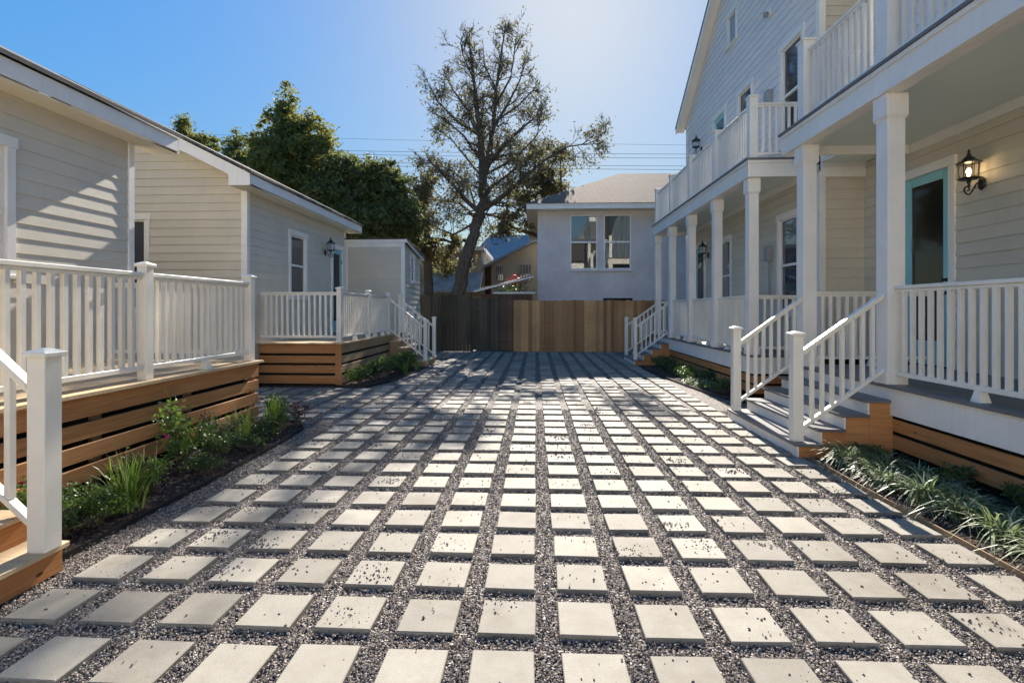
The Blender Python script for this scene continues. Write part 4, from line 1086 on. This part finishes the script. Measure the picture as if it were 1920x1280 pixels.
def dense_tree(label, Y, trunk_px, blobs, mat, seed, nleaf, leaf=.12, group='evergreens behind the left houses', shell=.45):
    R_ = random.Random(seed); b0 = at(trunk_px, 560, Y); b0.z = 0
    t = thing('tree', label, 'tree', b0, group); tb = MB(); lb = MB()
    C0 = at(trunk_px, 430, Y)
    tb.tube([b0, b0.lerp(C0, .5) + Vector((.1, 0, 0)), C0], [.3, .24, .18], 8)
    vols = []
    for (px, py, rx, ry, dy) in blobs:
        c = at(px, py, Y + dy); s = (Y + dy) / 965.0; vols.append((c, rx * s, ry * s))
        m_ = C0.lerp(c, .5) + Vector((R_.gauss(0, .3), R_.gauss(0, .3), -.2)); tb.tube([C0 - Vector((0, 0, .5)), m_, c], [.14, .09, .03], 5)
    tot = sum(a * a * h for c, a, h in vols)
    for c, a, h in vols:
        ncl = max(5, int(nleaf * a * a * h / tot / 46))
        for i in range(ncl):
            v = Vector((R_.gauss(0, 1), R_.gauss(0, 1), R_.gauss(0, 1))).normalized()
            rr = R_.uniform(shell, 1.02) ** .8 + (R_.uniform(.05, .30) if R_.random() < .16 else 0)
            cc = c + Vector((v.x * a, v.y * a, v.z * h)) * rr
            cs = R_.uniform(.12, .40)
            if rr > .75 and R_.random() < .5: tb.tube([c + (cc - c) * .6, cc], [.02, .006], 3, cap=False)
            for j in range(46):
                g_ = Vector((R_.gauss(0, 1), R_.gauss(0, 1), R_.gauss(0, .7))) * cs * .6
                leafquad(lb, cc + g_, leaf * R_.uniform(.5, 1.2), R_, .5)
    obj('trunk', tb, M['bark'], t); obj('crown', lb, mat, t)
    return t
dense_tree('tall pointed yellow-green evergreen rising above the second left house', 23.0, 540, [(535, 190, 14, 30, 0), (530, 235, 36, 30, 0), (575, 250, 45, 32, .5), (545, 300, 62, 55, 0), (600, 300, 34, 48, -.3), (500, 300, 40, 45, .3), (560, 370, 70, 60, 0), (490, 350, 40, 50, 0), (535, 215, 22, 30, 0)], M['leafgold'], 3, 46000, .10)
dense_tree('dark evergreen peeking over the ridge left of the pointed tree', 25.0, 450, [(452, 290, 26, 34, 0), (465, 340, 40, 50, 0), (440, 265, 12, 16, 0), (480, 380, 50, 50, 0), (395, 268, 12, 14, 0)], M['leafdark'], 4, 17000, .11)
dense_tree('small tree top showing over the near left roof', 27.0, 345, [(346, 240, 11, 22, 0), (372, 268, 20, 14, 0), (345, 290, 20, 30, 0), (398, 275, 10, 12, 0)], M['leafgold'], 5, 7000, .11)
dense_tree('broad dark evergreen between the pointed tree and the bare tree', 22.5, 690, [(640, 330, 40, 42, 0), (675, 340, 45, 42, 0), (715, 350, 45, 45, .4), (650, 400, 70, 50, 0), (735, 395, 42, 50, 0), (700, 420, 70, 45, 0), (760, 420, 34, 40, 0), (620, 380, 50, 50, -.2), (735, 320, 14, 22, 0)], M['leafdark'], 6, 60000, .10)
dense_tree('loose olive tree leaning over the dark fence', 25.5, 800, [(790, 400, 26, 50, 0), (775, 450, 30, 40, 0), (815, 470, 30, 26, 0), (850, 455, 26, 20, 0), (800, 345, 24, 30, 0), (835, 500, 30, 18, 1)], M['leafautumn'], 8, 7500, .10, None, .2)
dense_tree('golden-leaved tree partly behind the hip roof', 26.5, 1030, [(1020, 330, 46, 40, 0), (1050, 290, 30, 22, 0), (985, 370, 45, 40, 0), (1005, 290, 26, 24, 0), (950, 420, 40, 30, 0), (1040, 355, 30, 24, 0)], M['leafautumn'], 9, 9000, .10, None, .1)

# overhead wires
for i, (pl, pr) in enumerate(((257, 272), (283, 287), (289, 295), (303, 310), (309, 317))):
    b = MB(); A = at(300, pl - 8, 46.0); B = at(1500, pr + 2, 46.0); pts = []
    for k in range(25):
        u = k / 24.0; p = A.lerp(B, u); p.z -= 1.2 * 4 * u * (1 - u) * .18; pts.append(p)
    b.tube(pts, .018 if i else .012, 4)
    tag(obj('power_line', b, M['wire']), ['highest and faintest', 'second highest', 'middle', 'second lowest', 'lowest'][i] + ' of the five overhead wires behind the trees', 'power line', 'overhead wires')

# ------------------------------------------------------------------ bed plants
def blade(b, p, a, L, lean, w, r, droop=1.0):
    d = Vector((math.cos(a), math.sin(a), 0)); s = Vector((-math.sin(a), math.cos(a), 0)); n0 = len(b.v); N = 5
    for i in range(N + 1):
        u = i / N; c = Vector(p) + d * (L * lean * (u ** 1.4)) + Vector((0, 0, L * (u - droop * lean * u ** 2.6)))
        ww = w * (1 - u ** 2 * .95) * (.7 + .3 * min(1, u * 4)); b.v += [tuple(c - s * ww), tuple(c + s * ww)]
    for i in range(N): a_ = n0 + 2 * i; b.f.append((a_, a_ + 1, a_ + 3, a_ + 2)); b.m.append(b.cur)
def grass_clump(x, y, h, n, label, mat='lily', lean=(.3, 1.0), w=.006, group=None, straw=0, name='grass_clump', z=.015, spread=.03):
    r = random.Random(int((x * 100 + y * 1000))); y += .0455 * x; h *= r.uniform(.82, 1.18); n = int(n * r.uniform(.65, 1.15)); x += r.gauss(0, .02)
    b = MB()
    for i in range(n):
        blade(b, (x + r.gauss(0, spread), y + r.gauss(0, spread), z), r.uniform(0, 6.283), h * r.uniform(.7, 1.25), r.uniform(*lean), w * r.uniform(.7, 1.2), r)
    t = thing(name, label, 'plant', (x, y, z), group)
    obj('leaves', b, M[mat], t)
    if straw:
        b = MB()
        for i in range(straw):
            a = r.uniform(0, 6.283); L = h * r.uniform(1.0, 1.35); blade(b, (x, y, z), a, L, r.uniform(.2, .6), .0022, r, .2)
            tip = Vector((x, y, z)) + Vector((math.cos(a), math.sin(a), 0)) * L * .4
        obj('seed_stalks', b, M['straw'], t)
    return t
def shrub(x, y, h, rad, n, label, mat='leafgreen', leaf=.018, stems=9, flowers=None, group=None, z=.015, asp=.45, fill=.5):
    r = random.Random(int(x * 977 + y * 313)); y += .0455 * x; sb, lb = MB(), MB(); F_ = MB(); tips = []
    for i in range(stems):
        a = r.uniform(0, 6.283); q = r.uniform(.2, 1) * rad; top = Vector((x + q * math.cos(a), y + q * math.sin(a), z + h * r.uniform(.65, 1.05) * (1 - .35 * (q / rad) ** 2)))
        mid = Vector((x, y, z)).lerp(top, .5) + Vector((r.gauss(0, .02), r.gauss(0, .02), .03)); sb.tube([(x + r.gauss(0, .02), y + r.gauss(0, .02), z), mid, top], [.005, .004, .002], 4)
        tips.append((mid, top))
    for i in range(n):
        m_, tp = r.choice(tips); u = r.uniform(-.3, 1.05) if r.random() < fill else r.uniform(.5, 1.05); c = m_.lerp(tp, u) + Vector((r.gauss(0, rad * .2), r.gauss(0, rad * .2), r.gauss(0, rad * .12)))
        c.z = max(c.z, z + .01); leafquad(lb, c, leaf * r.uniform(.6, 1.2), r, asp)
    t = thing('shrub', label, 'plant', (x, y, z), group); obj('stems', sb, M['bark'], t); obj('leaves', lb, M[mat], t)
    if flowers:
        for k in range(flowers[1]):
            m_, tp = r.choice(tips); c = tp + Vector((r.gauss(0, rad * .15), r.gauss(0, rad * .15), .0))
            if len(flowers) > 2: c = Vector(flowers[2]) + Vector((r.gauss(0, .012), r.gauss(0, .012), r.gauss(0, .01)))
            for j in range(12): leafquad(F_, c + Vector((r.gauss(0, .009), r.gauss(0, .009), r.gauss(0, .008))), .013, r, .8)
        obj('blossoms', F_, M[flowers[0]], t)
    return t
GL = 'plants of the near left bed'; GR = 'striped grasses of the near right bed'
grass_clump(-3.22, 4.05, .42, 85, 'bright green spiky grass nearest the left newel post', 'blade', (.08, .6), .010, GL, 8)
shrub(-3.20, 3.78, 0.27, 0.18, 1710, 'low fine-leaved green mound below the bright spiky grass', 'leafgreen', .014, 16, group=GL)
shrub(-3.32, 3.42, 0.46, 0.16, 798, 'leafy green shrub hidden behind the left newel post', 'leafgreen', .02, 10, group=GL)
shrub(-3.62, 3.75, .34, .20, 520, 'red flowering plant beside the left wooden steps', 'leafbed', .02, 10, flowers=('petal', 14), group=GL)
shrub(-3.28, 4.45, 0.29, 0.17, 1444, 'bushy green mound right of the bright spiky grass', 'leafgreen', .014, 14, group=GL)
grass_clump(-3.36, 4.5, 0.53, 12, 'thin upright pale grass stalks behind the bushy mound', 'straw', (.1, .4), .004, GL)
shrub(-3.48, 5.05, 0.76, 0.30, 988, 'tall loose rose bush with one magenta bloom', 'leafgreen', .024, 14, flowers=('pink', 1, (-3.36, 4.55, .44)), group=GL, asp=.55, fill=.65)
shrub(-3.30, 5.35, 0.32, 0.20, 1710, 'dark round mound in front of the rose bush', 'leafbed', .014, 14, group=GL)
shrub(-3.55, 5.7, 0.44, 0.23, 798, 'brownish loose shrub right of the rose bush', 'leafautumn', .022, 10, group=GL)
grass_clump(-3.40, 6.0, 0.47, 51, 'green grass with dry pink stalks in the middle of the left bed', 'blade', (.15, .8), .006, GL, 9)
shrub(-3.28, 6.2, 0.27, 0.17, 1140, 'dark low mound beside the stalky grass', 'leafbed', .014, 12, group=GL)
grass_clump(-3.38, 6.6, 0.53, 90, 'full bright grass clump near the far end of the left bed', 'blade', (.1, .6), .006, GL, 4)
shrub(-3.28, 6.55, 0.34, 0.17, 1140, 'bushy green base under the full bright grass', 'leafgreen', .014, 12, group=GL)
shrub(-3.48, 6.95, 0.46, 0.18, 1330, 'rounded green shrub at the corner of the near deck', 'leafgreen', .015, 14, group=GL)
shrub(-3.25, 7.05, 0.32, 0.16, 342, 'small purple-leaved shrub at the tip of the left bed', 'purple', .02, 9, group=GL)
for i, (x, y, hh, nn) in enumerate(((-3.5, 4.0, .26, 500), (-3.6, 4.6, .3, 600), (-3.2, 4.95, .2, 600), (-3.62, 5.3, .3, 500), (-3.2, 5.75, .2, 600), (-3.6, 6.3, .32, 600), (-3.25, 3.6, .16, 350))):
    shrub(x, y, hh, .19, nn, ['low dark plant behind the bright spiky grass', 'low dark plant between the green mound and the rose bush', 'small leafy tuft at the bed edge before the rose bush', 'dark filler plant under the rose bush by the skirt', 'small leafy tuft at the bed edge past the rose bush', 'dark plant against the skirt by the full grass clump', 'tiny green tuft at the near end of the bed edge'][i], 'leafbed' if i % 2 == 0 else 'leafgreen', .017, 14, group=GL)
G2 = 'shrubs along the far left deck'
words = ['nearest shrub at the corner of the far left deck', 'second shrub along the far left deck', 'middle shrub along the far left deck', 'fourth shrub along the far left deck', 'fifth shrub along the far left deck', 'last shrub beside the far left steps']
for i, (x, y, hh) in enumerate(((-3.72, 11.0, .34), (-3.6, 11.6, .42), (-3.5, 12.2, .5), (-3.45, 12.8, .52), (-3.4, 13.4, .55), (-3.4, 14.0, .45))):
    shrub(x, y, hh, .28, 650, words[i], 'leafbed' if i % 2 else 'leafgreen', .032, 14, group=G2)
grass_clump(-3.2, 12.6, .4, 30, 'pale grass tuft between the shrubs of the far left deck', 'blade', (.2, .7), .007, G2)
grass_clump(-3.15, 13.5, .42, 30, 'pale grass tuft beside the far left steps', 'blade', (.2, .7), .007, G2)
ordl = ['closest to the steps', 'second from the steps', 'third from the steps', 'fourth from the steps', 'fifth from the steps', 'sixth from the steps', 'seventh from the steps', 'eighth from the steps']
for i, y in enumerate((5.22, 4.92, 4.58, 4.2, 3.85, 3.5, 3.15, 2.8)):
    grass_clump(3.16 + .05 * math.sin(i * 2.1), y, .33, 130, 'striped lilyturf clump in the front row, ' + ordl[i], 'lily', (.35, 1.25), .008, GR, spread=.035)
for i, y in enumerate((5.05, 4.7, 4.35, 4.0, 3.6, 3.2)):
    grass_clump(3.46 + .04 * math.sin(i * 1.7), y, .32, 100, 'striped lilyturf clump in the second row, ' + ordl[i], 'lily', (.35, 1.2), .008, GR, spread=.035)
for i, (x, y) in enumerate(((3.45, 5.3), (3.7, 4.5), (3.72, 3.9), (3.7, 3.4))):
    shrub(x, y, .2 + .03 * i, .17, 420, ['dark low plant in the corner by the near right steps', 'dark low plant against the cedar skirt, nearest the steps', 'dark low plant against the cedar skirt, middle one', 'broad-leaved low plant against the cedar skirt at the photo edge'][i], 'leafbed' if i < 3 else 'leafgreen', .02, 12, group='low plants along the right skirt')
grass_clump(3.62, 4.55, .36, 16, 'thin upright grass tuft against the near right skirt', 'blade', (.1, .5), .003, 'low plants along the right skirt')
G4 = 'plants of the far right bed'
grass_clump(3.42, 10.5, .30, 110, 'sunlit pale lilyturf clump in the far right bed', 'lily', (.3, 1.2), .009, G4, spread=.1)
grass_clump(3.36, 10.9, .30, 90, 'pale lilyturf clump just behind the sunlit one', 'lily', (.3, 1.2), .009, G4, spread=.1)
for i, (x, y) in enumerate(((3.55, 9.7), (3.62, 11.0), (3.45, 11.7), (3.5, 12.5), (3.35, 13.2), (3.4, 14.0))):
    shrub(x, y, .30, .30, 620, ['nearest', 'second', 'third', 'fourth', 'fifth', 'last'][i] + ' dark groundcover shrub of the far right bed', 'leafbed', .03, 14, group=G4)
print('objects', len(bpy.data.objects))
